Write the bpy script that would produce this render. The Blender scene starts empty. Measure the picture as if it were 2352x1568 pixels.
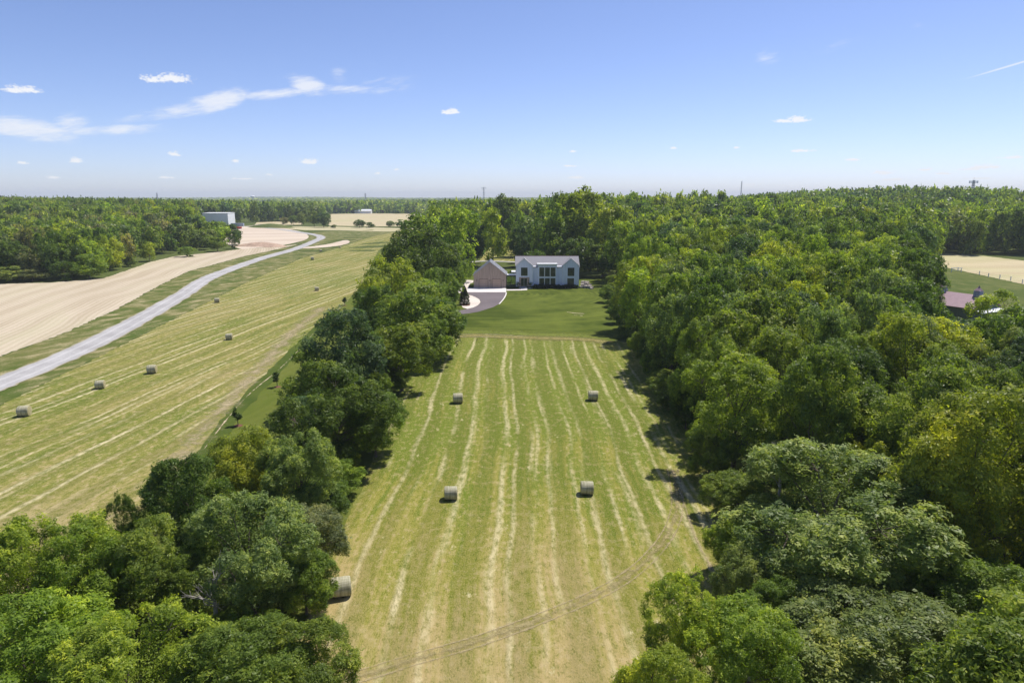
import bpy, bmesh, math, random
import numpy as np
from mathutils import Vector, Matrix
from mathutils.geometry import delaunay_2d_cdt

random.seed(7)
RNG = np.random.default_rng(11)
SC = bpy.context.scene
COL = SC.collection
R = math.radians
CAM_H = 30.0
PITCH = R(11.95)          # camera looks this far below the horizon
F = 1568.0                # focal length for a 2352 px wide frame (24 mm on 36 mm)

# ------------------------------------------------------------------ helpers
def dep(py):
    return PITCH + math.atan((py - 784.0) / F)

def at(px, py):
    """ground point (z = 0) under a point of the 2352 x 1568 survey frame"""
    y = CAM_H / math.tan(dep(py))
    d = y * math.cos(PITCH) + CAM_H * math.sin(PITCH)
    return Vector(((px - 1176.0) / F * d, y, 0.0))

def xat(px, y, z=0.0):
    return (px - 1176.0) / F * (y * math.cos(PITCH) + (CAM_H - z) * math.sin(PITCH))

def zat(py, y):
    return CAM_H - y * math.tan(dep(py))

def px_of(x, y, z):
    d = y * math.cos(PITCH) + (CAM_H - z) * math.sin(PITCH)
    return 1176.0 + F * x / max(d, 1e-3)

def h3(zx, zy):           # survey zoom of the house yard
    return at((1140 + zx / 5.6) * .890909, (600 + zy / 5.6) * .890909)

def sstep(a, b, x):
    t = min(1.0, max(0.0, (x - a) / (b - a)))
    return t * t * (3 - 2 * t)

def gz(x, y):
    """terrain height: flat around the fields, wooded hill right, low rolls far away"""
    d = math.hypot(x, y)
    z = 18.0 * math.exp(-(((x - 430) / 190.0) ** 2 + ((y - 760) / 230.0) ** 2)) * sstep(360, 620, y)
    z += 7.0 * math.exp(-(((x + 640) / 260.0) ** 2 + ((y - 760) / 260.0) ** 2)) * sstep(420, 700, d)
    z += 7.0 * math.exp(-(((x - 90) / 160.0) ** 2 + ((y - 520) / 130.0) ** 2)) * sstep(330, 480, y)
    z += (5.5 * math.sin(x * .0011 + 1.3) * math.sin(y * .0016 + .4) + 3.0 * math.sin(x * .0031 + y * .0012)) * sstep(1200, 2600, d)
    z += 9.0 * math.sin(x * .00045 + 2.0) ** 2 * sstep(4200, 7500, d)
    return z

def tag(o, label=None, cat=None, group=None, kind=None):
    if label: o['label'] = label
    if cat: o['category'] = cat
    if group: o['group'] = group
    if kind: o['kind'] = kind
    return o

def empty(name, loc, rz=0.0, sc=None):
    o = bpy.data.objects.new(name, None)
    COL.objects.link(o)
    o.location = loc
    o.rotation_euler = (0, 0, rz)
    if sc: o.scale = sc
    o.empty_display_size = .3
    return o

def link(name, me, parent=None, mat=None):
    o = bpy.data.objects.new(name, me)
    COL.objects.link(o)
    if parent is not None: o.parent = parent
    if mat is not None:
        me.materials.clear()
        me.materials.append(mat)
    return o

class MB:
    """collects boxes, prisms, tubes ... and links them as one mesh object"""
    def __init__(s):
        s.v, s.f = [], []
    def add(s, vs, fs):
        n = len(s.v)
        s.v += [tuple(p) for p in vs]
        s.f += [tuple(i + n for i in f) for f in fs]
        return s
    def box(s, x0, y0, z0, x1, y1, z1):
        vs = [(x, y, z) for z in (z0, z1) for y in (y0, y1) for x in (x0, x1)]
        return s.add(vs, [(0, 2, 3, 1), (4, 5, 7, 6), (0, 1, 5, 4), (2, 6, 7, 3), (0, 4, 6, 2), (1, 3, 7, 5)])
    def prism(s, prof, a, b, axis='y'):
        """profile of 2D points extruded from a to b along an axis"""
        n = len(prof)
        def P(p, t):
            if axis == 'y': return (p[0], t, p[1])
            if axis == 'x': return (t, p[0], p[1])
            return (p[0], p[1], t)
        vs = [P(p, a) for p in prof] + [P(p, b) for p in prof]
        fs = [tuple(range(n)), tuple(range(2 * n - 1, n - 1, -1))]
        fs += [(i, i + n, (i + 1) % n + n, (i + 1) % n) for i in range(n)]
        return s.add(vs, fs)
    def slab(s, quad, t):
        """a sloping plate: four corners, thickened downwards"""
        q = [Vector(p) for p in quad]
        nrm = (q[1] - q[0]).cross(q[3] - q[0]).normalized()
        if nrm.z < 0: nrm = -nrm
        vs = q + [p - nrm * t for p in q]
        return s.add(vs, [(0, 1, 2, 3), (7, 6, 5, 4), (0, 4, 5, 1), (1, 5, 6, 2), (2, 6, 7, 3), (3, 7, 4, 0)])
    def tube(s, p0, p1, r0, r1, n=6):
        p0, p1 = Vector(p0), Vector(p1)
        d = (p1 - p0)
        if d.length < 1e-6: return s
        d.normalize()
        u = d.orthogonal().normalized(); w = d.cross(u)
        vs = []
        for p, r in ((p0, r0), (p1, r1)):
            for i in range(n):
                a = 2 * math.pi * i / n
                vs.append(p + (u * math.cos(a) + w * math.sin(a)) * r)
        fs = [(i, (i + 1) % n, (i + 1) % n + n, i + n) for i in range(n)]
        fs += [tuple(range(n - 1, -1, -1)), tuple(range(n, 2 * n))]
        return s.add(vs, fs)
    def lathe(s, prof, n=20, c=(0, 0, 0)):
        vs = []
        for r, z in prof:
            for i in range(n):
                a = 2 * math.pi * i / n
                vs.append((c[0] + r * math.cos(a), c[1] + r * math.sin(a), c[2] + z))
        fs = []
        for k in range(len(prof) - 1):
            for i in range(n):
                j = (i + 1) % n
                fs.append((k * n + i, k * n + j, (k + 1) * n + j, (k + 1) * n + i))
        fs += [tuple(range(n - 1, -1, -1)), tuple(range((len(prof) - 1) * n, len(prof) * n))]
        return s.add(vs, fs)
    def build(s, name, mat, parent=None, bevel=0.0, smooth=False):
        me = bpy.data.meshes.new(name)
        me.from_pydata(s.v, [], s.f)
        bm = bmesh.new(); bm.from_mesh(me)
        bmesh.ops.recalc_face_normals(bm, faces=bm.faces)
        if bevel:
            bmesh.ops.bevel(bm, geom=[e for e in bm.edges if e.calc_face_angle(0) > .6], offset=bevel, segments=2, affect='EDGES')
        bm.to_mesh(me); bm.free()
        if smooth:
            for p in me.polygons: p.use_smooth = True
        return link(name, me, parent, mat)

# ------------------------------------------------------------------ node helper
class G:
    def __init__(s, nt): s.nt = nt
    def n(s, t, **k):
        nd = s.nt.nodes.new(t)
        for a, b in k.items(): setattr(nd, a, b)
        return nd
    def put(s, sock, v):
        if isinstance(v, bpy.types.NodeSocket): s.nt.links.new(v, sock)
        elif v is not None:
            if hasattr(sock, 'default_value') and isinstance(v, (tuple, list)) and len(v) == 3 and sock.type == 'RGBA': v = (*v, 1)
            sock.default_value = v
    def m(s, op, a, b=None, c=None, clamp=False):
        nd = s.n('ShaderNodeMath', operation=op, use_clamp=clamp)
        s.put(nd.inputs[0], a)
        if b is not None: s.put(nd.inputs[1], b)
        if c is not None: s.put(nd.inputs[2], c)
        return nd.outputs[0]
    def mul(s, a, b): return s.m('MULTIPLY', a, b)
    def add(s, a, b): return s.m('ADD', a, b)
    def sub(s, a, b): return s.m('SUBTRACT', a, b)
    def ss(s, x, a, b, o0=0.0, o1=1.0):
        nd = s.n('ShaderNodeMapRange', interpolation_type='SMOOTHSTEP')
        s.put(nd.inputs[0], x); s.put(nd.inputs[1], a); s.put(nd.inputs[2], b); s.put(nd.inputs[3], o0); s.put(nd.inputs[4], o1)
        return nd.outputs[0]
    def mix(s, f, a, b, blend='MIX'):
        nd = s.n('ShaderNodeMix', data_type='RGBA', blend_type=blend)
        s.put(nd.inputs[0], f); s.put(nd.inputs[6], a); s.put(nd.inputs[7], b)
        return nd.outputs[2]
    def vec(s, x, y, z=0.0):
        nd = s.n('ShaderNodeCombineXYZ')
        s.put(nd.inputs[0], x); s.put(nd.inputs[1], y); s.put(nd.inputs[2], z)
        return nd.outputs[0]
    def sep(s, v):
        nd = s.n('ShaderNodeSeparateXYZ'); s.put(nd.inputs[0], v)
        return nd.outputs
    def noise(s, v, scale, detail=3.0, rough=.55, dist=0.0):
        nd = s.n('ShaderNodeTexNoise')
        s.put(nd.inputs['Vector'], v); nd.inputs['Scale'].default_value = scale
        nd.inputs['Detail'].default_value = detail; nd.inputs['Roughness'].default_value = rough
        nd.inputs['Distortion'].default_value = dist
        return nd.outputs['Fac']
    def white(s, v, w=None):
        nd = s.n('ShaderNodeTexWhiteNoise', noise_dimensions='1D')
        s.put(nd.inputs['W'], v)
        return nd.outputs['Value']
    def pos(s): return s.n('ShaderNodeNewGeometry').outputs['Position']
    def obj(s): return s.n('ShaderNodeTexCoord').outputs['Object']
    def attr(s, name): return s.n('ShaderNodeAttribute', attribute_name=name)

def material(name, rough=.9, spec=.2):
    m = bpy.data.materials.new(name); m.use_nodes = True
    g = G(m.node_tree)
    b = m.node_tree.nodes['Principled BSDF']
    b.inputs['Roughness'].default_value = rough
    b.inputs['Specular IOR Level'].default_value = spec
    return m, g, b

def bump(g, b, h, strength, dist):
    nd = g.n('ShaderNodeBump'); nd.inputs['Strength'].default_value = strength; nd.inputs['Distance'].default_value = dist
    g.put(nd.inputs['Height'], h); g.nt.links.new(nd.outputs[0], b.inputs['Normal'])

def simple(name, c, rough=.7, spec=.3, var=.12, scale=2.0, metal=0.0, stretch=(1, 1, 1)):
    m, g, b = material(name, rough, spec)
    o = g.sep(g.obj())
    v = g.vec(g.mul(o[0], stretch[0]), g.mul(o[1], stretch[1]), g.mul(o[2], stretch[2]))
    n1 = g.noise(v, scale, 5, .6)
    g.put(b.inputs['Base Color'], g.mix(g.ss(n1, .25, .75), tuple(x * (1 - var) for x in c), tuple(min(1, x * (1 + var)) for x in c)))
    b.inputs['Metallic'].default_value = metal
    return m

M = {}

# ------------------------------------------------------------------ ground materials
def hay_field_mat(name, ang, green, yellow, tan, pale, tan_bias, cell, seed, nearness=0.0, lines=1.0, mottle=.5):
    m, g, b = material(name, .95, .05)
    P = g.sep(g.pos())
    ca, sa = math.cos(ang), math.sin(ang)
    u0 = g.sub(g.mul(P[0], ca), g.mul(P[1], sa))
    v = g.add(g.add(g.mul(P[0], sa), g.mul(P[1], ca)), seed * 37.0)
    # swath lines wander a little
    w1 = g.noise(g.vec(g.mul(u0, .03), g.mul(v, .028), seed), 1.0, 1.5)
    w2 = g.noise(g.vec(g.mul(u0, .10), g.mul(v, .14), seed + 5), 1.0, 1)
    u = g.add(u0, g.add(g.mul(g.sub(w1, .5), 3.4), g.mul(g.sub(w2, .5), .5)))
    fine = g.noise(g.vec(g.mul(u, 2.6), g.mul(v, 1.0), seed), 1.0, 6, .72)
    vfine = g.noise(g.vec(g.mul(u, 9.), g.mul(v, 4.5), seed), 1.0, 4, .75)
    streak = g.noise(g.vec(g.mul(u, 1.9), g.mul(v, .05), seed + 2), 1.0, 5, .65)
    big = g.noise(g.vec(g.mul(u, .055), g.mul(v, .018), seed + 9), 1.0, 4, .6)
    med = g.noise(g.vec(g.mul(u, .28), g.mul(v, .07), seed + 3), 1.0, 5, .65)
    tanf = g.add(g.add(g.mul(big, 1.25), g.mul(med, .7)), g.add(g.mul(streak, .95), g.mul(fine, .5)))
    tanf = g.sub(tanf, .15)
    near = g.ss(P[1], 95., 35.)
    tanf = g.add(tanf, g.add(g.mul(near, nearness), tan_bias))
    col = g.mix(g.ss(tanf, 1.28, 1.62), green, yellow)
    col = g.mix(g.ss(tanf, 1.55, 2.0), col, tan)
    cl = g.noise(g.vec(g.mul(u, 1.5), g.mul(v, .95), seed + 31), 1.0, 5, .72)
    col = g.mix(g.mul(g.ss(cl, .50, .64), mottle), col, (.44, .345, .185))
    col = g.mix(g.mul(g.ss(cl, .48, .36), mottle * .8), col, tuple(c * .72 for c in green))
    # mown stripes: grass lies one way and the other
    mow = g.m('SINE', g.mul(u, 2 * math.pi / 4.1))
    col = g.mix(g.ss(mow, -.5, .5, 0., .32), col, tuple(c * .55 for c in green))
    def line(us, cellw, off, wid, amount, sd):
        t = g.add(g.m('DIVIDE', us, cellw), off)
        idx = g.m('FLOOR', t)
        fr = g.sub(t, idx)
        r1 = g.white(g.add(idx, sd)); r2 = g.white(g.add(idx, sd + 77.3)); r3 = g.white(g.add(idx, sd + 31.7))
        cen = g.add(.28, g.mul(r1, .44))
        edge = g.noise(g.vec(g.mul(us, 1.7), g.mul(v, .9), sd), 1.0, 4, .7)
        dist = g.mul(g.m('ABSOLUTE', g.sub(fr, cen)), cellw)
        wv = g.noise(g.vec(g.mul(idx, 3.1), g.mul(v, .11), sd + 1), 1.0, 3, .6)
        width = g.mul(g.add(.25, g.mul(wv, 1.4)), wid)
        core = g.ss(g.add(dist, g.mul(g.sub(edge, .5), .5)), g.mul(width, 1.6), g.mul(width, .10))
        pres = g.noise(g.vec(g.mul(idx, 7.7), g.mul(v, .055), sd + 2), 1.0, 3, .65)
        on = g.ss(g.add(pres, g.mul(r2, .30)), .56, .82)
        brk = g.ss(g.add(g.mul(fine, .5), g.mul(cl, .5)), .38, .56)
        return g.mul(g.mul(core, on), g.mul(g.add(.20, g.mul(brk, .80)), g.mul(amount, g.add(.6, g.mul(r3, .5)))))
    l1 = line(u, cell, 0.0, .33, .95 * lines, seed)
    l2 = line(u, cell * .63, .37, .25, .75 * lines, seed + 13)
    ln = g.m('MAXIMUM', l1, l2)
    ln = g.m('MINIMUM', ln, 1.0)
    col = g.mix(g.mul(g.ss(vfine, .44, .68), .42), col, tuple(c * 1.15 for c in tan))
    col = g.mix(g.mul(g.ss(g.add(g.mul(fine, .5), g.mul(vfine, .5)), .50, .36), .55), col, tuple(c * .5 for c in green))
    col = g.mix(g.mul(ln, .95), col, pale)
    # scattered loose hay
    sc = g.noise(g.vec(g.mul(u, .9), g.mul(v, .45), seed + 21), 1.0, 6, .7)
    col = g.mix(g.mul(g.ss(sc, .60, .74), .75), col, pale)
    g.put(b.inputs['Base Color'], col)
    hgt = g.add(g.add(g.mul(fine, .6), g.mul(vfine, .5)), g.mul(ln, .8))
    bump(g, b, hgt, .8, .14)
    return m

def grass_mat(name, c1, c2, c3, scale=.25, ang=0.0, stripes=0.0, dry=0.0, fine_amt=.5, arcs=None):
    m, g, b = material(name, .95, .05)
    P = g.sep(g.pos())
    ca, sa = math.cos(ang), math.sin(ang)
    u = g.sub(g.mul(P[0], ca), g.mul(P[1], sa)); v = g.add(g.mul(P[0], sa), g.mul(P[1], ca))
    big = g.noise(g.vec(u, v), scale * .16, 4, .6)
    med = g.noise(g.vec(u, g.mul(v, .5)), scale, 5, .65)
    fine = g.noise(g.vec(g.mul(u, 2.5), v), scale * 9, 6, .75)
    f = g.add(g.mul(big, .9), g.add(g.mul(med, .6), g.mul(fine, fine_amt * .6)))
    mid = .75 + fine_amt * .3
    col = g.mix(g.ss(f, mid - .22, mid + .22), c1, c2)
    col = g.mix(g.ss(g.add(g.mul(med, .7), g.mul(fine, .5)), .66 - dry, .92 - dry), col, c3)
    if stripes:
        wob = g.noise(g.vec(g.mul(u, .05), g.mul(v, .03)), 1.0, 2)
        s_ = g.m('SINE', g.add(g.mul(u, 2 * math.pi / 1.7), g.mul(wob, 40.)))
        col = g.mix(g.ss(s_, -.4, .6, 0.0, stripes), col, tuple(c * .6 for c in c1))
    if arcs:                                   # mower passes curving round the drive
        ax, ay = g.sub(P[0], arcs[0]), g.sub(P[1], arcs[1])
        rr = g.m('SQRT', g.add(g.mul(ax, ax), g.mul(ay, ay)))
        wob = g.noise(g.vec(P[0], P[1]), .05, 2)
        s1 = g.m('SINE', g.add(g.mul(rr, 2 * math.pi / 1.9), g.mul(wob, 5.)))
        vis = g.noise(g.vec(P[0], P[1], 4.0), .06, 3, .6)
        k = g.mul(g.ss(s1, -.5, .6), g.ss(vis, .36, .6))
        col = g.mix(g.mul(k, .5), col, tuple(c * .55 for c in c1))
        sw = g.noise(g.vec(g.mul(rr, .35), g.m('ARCTAN2', ax, ay), 2.0), 1.0, 4, .6)
        col = g.mix(g.ss(sw, .42, .66, 0, .55), col, tuple(c * 1.15 for c in c2))
        col = g.mix(g.ss(big, .52, .36, 0, .55), col, tuple(c * .78 for c in c1))
    g.put(b.inputs['Base Color'], col)
    bump(g, b, g.add(fine, g.mul(med, .4)), .7, .12)
    return m

def tan_field_mat(name, ang, c1, c2, greenish, spacing, seed=0.0, gamt=.3):
    m, g, b = material(name, .95, .05)
    P = g.sep(g.pos())
    ca, sa = math.cos(ang), math.sin(ang)
    u0 = g.sub(g.mul(P[0], ca), g.mul(P[1], sa)); v = g.add(g.mul(P[0], sa), g.mul(P[1], ca))
    wob = g.noise(g.vec(g.mul(u0, .008), g.mul(v, .008), seed), 1.0, 2)
    u = g.add(u0, g.mul(wob, 26.))
    row = g.m('SINE', g.mul(u, 2 * math.pi / spacing))
    row2 = g.m('SINE', g.mul(u, 2 * math.pi / (spacing * 5.3)))
    big = g.noise(g.vec(g.mul(u, .02), g.mul(v, .008), seed), 1.0, 4, .6)
    st = g.noise(g.vec(g.mul(u, .5), g.mul(v, .015), seed), 1.0, 5, .7)
    fine = g.noise(g.vec(u, v, seed), 1.4, 6, .75)
    f = g.add(g.add(g.mul(big, .6), g.mul(st, .5)), g.add(g.mul(fine, .35), g.add(g.mul(row, .075), g.mul(row2, .06))))
    col = g.mix(g.ss(f, .50, .98), c1, c2)
    col = g.mix(g.mul(g.ss(g.add(g.mul(big, .8), g.mul(st, .5)), .60, .86), gamt), col, greenish)
    g.put(b.inputs['Base Color'], col)
    bump(g, b, g.add(g.mul(row, .3), fine), .4, .10)
    return m

GREEN = (.112, .160, .012); YEL = (.225, .220, .038); TAN = (.37, .285, .125); PALE = (.60, .52, .30)
M['hay_c'] = hay_field_mat('mown_hay_meadow', 0.0, GREEN, YEL, TAN, PALE, -.24, 3.3, 3.0, .44, 1.05, .50)
M['hay_l'] = hay_field_mat('mown_hay_slope', R(-7.4) * -1, (.118, .162, .016), (.225, .215, .048), (.36, .285, .14), PALE, -.05, 3.7, 8.0, .48, 1.2, .75)
M['lawn'] = grass_mat('lawn_grass', (.060, .086, .012), (.122, .148, .024), (.20, .20, .07), .30, 0, .0, -.04, .55, arcs=(-2., 214.))
M['margin'] = grass_mat('margin_grass', (.095, .125, .018), (.135, .150, .030), (.22, .19, .075), .3, R(7.4), .10, -.08, .35)
M['rough'] = grass_mat('rough_grass', (.065, .095, .020), (.125, .14, .040), (.27, .23, .115), .22, R(12), 0, .02, .7)
M['verge'] = grass_mat('verge_grass', (.07, .105, .018), (.16, .155, .05), (.42, .35, .20), .3, R(20), 0, .10, .8)
M['crop'] = tan_field_mat('tan_seedbed', R(-13), (.39, .32, .22), (.56, .478, .36), (.34, .325, .17), 1.55, 1.0, .5)
M['crop_far'] = tan_field_mat('tan_stubble', R(80), (.40, .33, .20), (.56, .48, .31), (.26, .28, .10), 5.0, 4.0, .5)
M['crop_rows'] = tan_field_mat('crop_rows', R(-62), (.28, .28, .11), (.60, .50, .36), (.30, .30, .12), 7.0, 7.0, .3)
M['dirt'] = tan_field_mat('graded_soil', R(75), (.46, .37, .28), (.64, .55, .45), (.50, .40, .27), 9.0, 2.0, .5)

def gravel_mat(name, c1, c2, tracks=True):
    m, g, b = material(name, .95, .1)
    P = g.pos()
    n1 = g.noise(P, 3.2, 6, .8); n2 = g.noise(P, .12, 4, .6)
    col = g.mix(g.ss(g.add(g.mul(n1, .6), g.mul(n2, .5)), .4, .75), c1, c2)
    if tracks:
        ac = g.attr('across').outputs['Fac']
        tr = g.m('ABSOLUTE', g.sub(g.m('ABSOLUTE', ac), .42))
        col = g.mix(g.ss(tr, .16, .03, 0, .35), col, tuple(min(1, c * 1.25) for c in c2))
        ed = g.ss(g.add(g.m('ABSOLUTE', ac), g.mul(g.sub(n1, .5), .35)), .80, .98)
        col = g.mix(ed, col, (.30, .27, .17))
    g.put(b.inputs['Base Color'], col)
    bump(g, b, n1, .4, .05)
    return m
M['gravel'] = gravel_mat('grey_gravel', (.30, .288, .278), (.47, .455, .44))
M['asphalt'] = gravel_mat('asphalt', (.135, .115, .12), (.19, .16, .165), False)
M['concrete'] = gravel_mat('pale_concrete', (.62, .58, .54), (.72, .68, .64), False)
M['pale_gravel'] = gravel_mat('white_gravel', (.55, .48, .42), (.72, .65, .58), False)

def worn_mat(name, c, lo=.42, hi=.62, sx=1.0, attr_edge=True, sc=1.6):
    """bare earth or straw with a ragged rim: the rest of the sheet lets the grass below show"""
    m, g, b = material(name, .95, .05)
    P = g.pos()
    n1 = g.noise(P, sc, 5, .7); n2 = g.noise(P, sc * .18, 3, .6); n3 = g.noise(P, sc * 4, 4, .8)
    g.put(b.inputs['Base Color'], g.mix(g.ss(n3, .3, .7), tuple(x * .72 for x in c), c))
    a = g.add(g.mul(n1, .6), g.mul(n2, .5))
    if attr_edge:
        ac = g.m('ABSOLUTE', g.attr('across').outputs['Fac'])
        a = g.add(a, g.mul(g.sub(.45, ac), .55))
    al = g.ss(a, lo, hi)
    g.put(b.inputs['Alpha'], al)
    bump(g, b, n3, .6, .06)
    return m
M['track'] = worn_mat('straw_wheel_ruts', (.46, .375, .21), .50, 1.0, sc=2.0)
M['dust'] = worn_mat('bare_dusty_soil', (.66, .55, .38), .55, .68)
M['mulch'] = simple('bark_mulch', (.14, .07, .045), .95, .1, .4, 6)

# base ground: grass near, woodland floor and far fields
m, g, b = material('country_ground', .95, .05)
P = g.sep(g.pos())
n1 = g.noise(g.vec(P[0], P[1]), .0035, 4, .6)
n2 = g.noise(g.vec(P[0], P[1]), .25, 6, .75)
n3 = g.noise(g.vec(P[0], P[1]), 2.2, 5, .75)
col = g.mix(g.ss(g.add(g.mul(n2, .7), g.mul(n3, .4)), .42, .72), (.060, .085, .020), (.115, .130, .038))
col = g.mix(g.ss(g.add(n2, g.mul(n3, .4)), .80, .95), col, (.24, .20, .10))
g.put(b.inputs['Base Color'], col)
bump(g, b, n3, .5, .1)
M['ground'] = m

# ------------------------------------------------------------------ ground sheets
def structure(o):
    o['kind'] = 'structure'
    return o

def build_ground():
    def axis(lo, hi, fine_lo, fine_hi, step, grow):
        a = list(np.arange(fine_lo, fine_hi + 1e-6, step))
        s, x = step, fine_hi
        while x < hi:
            s *= grow; x = min(hi, x + s); a.append(x)
        s, x = step, fine_lo
        while x > lo:
            s *= grow; x = max(lo, x - s); a.insert(0, x)
        return a
    xs = axis(-9500, 9500, -450, 700, 25, 1.18)
    ys = axis(-400, 13500, -100, 1100, 25, 1.18)
    V = [(x, y, gz(x, y)) for y in ys for x in xs]
    nx = len(xs)
    Fc = [(j * nx + i, j * nx + i + 1, (j + 1) * nx + i + 1, (j + 1) * nx + i) for j in range(len(ys) - 1) for i in range(nx - 1)]
    me = bpy.data.meshes.new('ground'); me.from_pydata(V, [], Fc)
    return structure(link('ground', me, None, M['ground']))
build_ground()

def smooth_poly(pts, n=5):
    """closed Catmull-Rom through the points"""
    out = []
    k = len(pts)
    for i in range(k):
        p0, p1, p2, p3 = (Vector(pts[(i + d) % k][:2]) for d in (-1, 0, 1, 2))
        for j in range(n):
            t = j / n
            out.append(.5 * ((2 * p1) + (p2 - p0) * t + (2 * p0 - 5 * p1 + 4 * p2 - p3) * t * t + (3 * p1 - p0 - 3 * p2 + p3) * t ** 3))
    return out

def smooth_line(pts, n=8):
    out = []
    k = len(pts)
    for i in range(k - 1):
        p0, p1, p2, p3 = (Vector(pts[min(k - 1, max(0, i + d))][:2]) for d in (-1, 0, 1, 2))
        for j in range(n):
            t = j / n
            out.append(.5 * ((2 * p1) + (p2 - p0) * t + (2 * p0 - 5 * p1 + 4 * p2 - p3) * t * t + (3 * p1 - p0 - 3 * p2 + p3) * t ** 3))
    out.append(Vector(pts[-1][:2]))
    return out

OPEN = []                 # polygons where no wood grows
BBOX = {}
def inside(poly, x, y):
    bb = BBOX.get(id(poly))
    if bb is None or bb[4] is not poly:
        bb = BBOX[id(poly)] = (min(p[0] for p in poly), max(p[0] for p in poly), min(p[1] for p in poly), max(p[1] for p in poly), poly)
    if x < bb[0] or x > bb[1] or y < bb[2] or y > bb[3]: return False
    c = False
    n = len(poly)
    j = n - 1
    for i in range(n):
        xi, yi = poly[i][0], poly[i][1]; xj, yj = poly[j][0], poly[j][1]
        if (yi > y) != (yj > y) and x < (xj - xi) * (y - yi) / (yj - yi) + xi: c = not c
        j = i
    return c

def sheet(name, pts, off, mat, step=25.0, smooth=True, jag=0.0, is_open=True, grow=None):
    poly = smooth_poly(pts) if smooth else [Vector(p[:2]) for p in pts]
    if jag:
        fin = []
        for a, c in zip(poly, poly[1:] + poly[:1]):
            L = (c - a).length; k = max(1, int(L / (jag * 2.5)))
            k = min(k, 40)
            for j in range(k):
                p = a.lerp(c, j / k)
                fin.append(p + Vector((random.uniform(-jag, jag), random.uniform(-jag, jag))))
        poly = fin
    if is_open: OPEN.append([tuple(p) for p in poly])
    x0, x1 = min(p.x for p in poly), max(p.x for p in poly); y0, y1 = min(p.y for p in poly), max(p.y for p in poly)
    pts2 = list(poly); nb = len(poly)
    edges = [(i, (i + 1) % nb) for i in range(nb)]
    yy = math.ceil(y0 / step) * step
    while yy < y1:
        xx = math.ceil(x0 / step) * step
        while xx < x1:
            if inside(poly, xx, yy): pts2.append(Vector((xx, yy)))
            xx += step
        yy += step
    v, e, f, *_ = delaunay_2d_cdt(pts2, edges, [list(range(nb))], 1, 1e-4)
    me = bpy.data.meshes.new(name)
    me.from_pydata([(p.x, p.y, gz(p.x, p.y) + off) for p in v], [], f)
    o = link(name, me, None, mat)
    return structure(o)

def ribbon(name, pts, width, off, mat, jag=0.0, n=8, kind='structure'):
    c = smooth_line(pts, n)
    V, Fc, ac = [], [], []
    for i, p in enumerate(c):
        a, d = c[max(0, i - 1)], c[min(len(c) - 1, i + 1)]
        t = (d - a).normalized(); nrm = Vector((-t.y, t.x))
        w = width if not callable(width) else width(i / (len(c) - 1))
        for k in (-1.0, 0.0, 1.0):
            q = p + nrm * (k * w / 2 + (random.uniform(-jag, jag) if k else 0))
            V.append((q.x, q.y, gz(q.x, q.y) + off)); ac.append(k)
    for i in range(len(c) - 1):
        for k in (0, 1):
            Fc.append((i * 3 + k + 1, i * 3 + k, i * 3 + 3 + k, i * 3 + 4 + k))
    me = bpy.data.meshes.new(name); me.from_pydata(V, [], Fc)
    at_ = me.attributes.new('across', 'FLOAT', 'POINT'); at_.data.foreach_set('value', ac)
    o = link(name, me, None, mat)
    OPEN.append([(V[i * 3][0], V[i * 3][1]) for i in range(len(c))] + [(V[i * 3 + 2][0], V[i * 3 + 2][1]) for i in range(len(c) - 1, -1, -1)])
    return structure(o)

A = lambda *ps: [at(*p) for p in ps]
# hay meadow in the middle: from below the camera up to the lawn
sheet('hay_field', [(-17, 12), (-17, 60), (-17.5, 110), (-20, 146)] + [tuple(at(x, y)[:2]) for x, y in ((1000, 768), (1100, 766), (1230, 771), (1330, 774), (1400, 782))] +
      [(25, 140), (24.5, 100), (21.5, 64), (20, 40), (20, 12)], .03, M['hay_c'], 30, False, .25)
# lawn around the white house and behind the garage
sheet('lawn', [tuple(at(x, y)[:2]) for x, y in ((960, 769), (1000, 768), (1100, 766), (1230, 771), (1330, 774), (1410, 783))] +
      [(33, 160), (36, 200), (38, 245), (30, 262), (0, 280), (-22, 292), (-40, 280), (-36, 230), (-30, 180)], .055, M['lawn'], 30, False, .2)
# hay field on the left
HL = A((-260, 1010), (0, 932), (200, 833), (430, 718), (560, 652), (690, 594), (855, 549), (905, 538)) + A((930, 545), (868, 578), (822, 668), (700, 772), (575, 925), (475, 1030), (300, 1200))
sheet('hay_slope', HL + [Vector((-39, 40, 0)), Vector((-38, 10, 0)), Vector((-110, 10, 0))], .03, M['hay_l'], 30, False, .3)
# mown strip between that field and the hedgerow, with its dark swale and dusty rim
sheet('grass_margin', A((930, 560), (868, 579), (823, 669), (701, 773), (576, 926), (476, 1031), (300, 1201)) + [Vector((-38, 20, 0)), Vector((-14, 20, 0)), Vector((-16, 70, 0)), Vector((-20, 150, 0)), Vector((-30, 200, 0)), Vector((-50, 300, 0))], .045, M['margin'], 30, False, .2)
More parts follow.
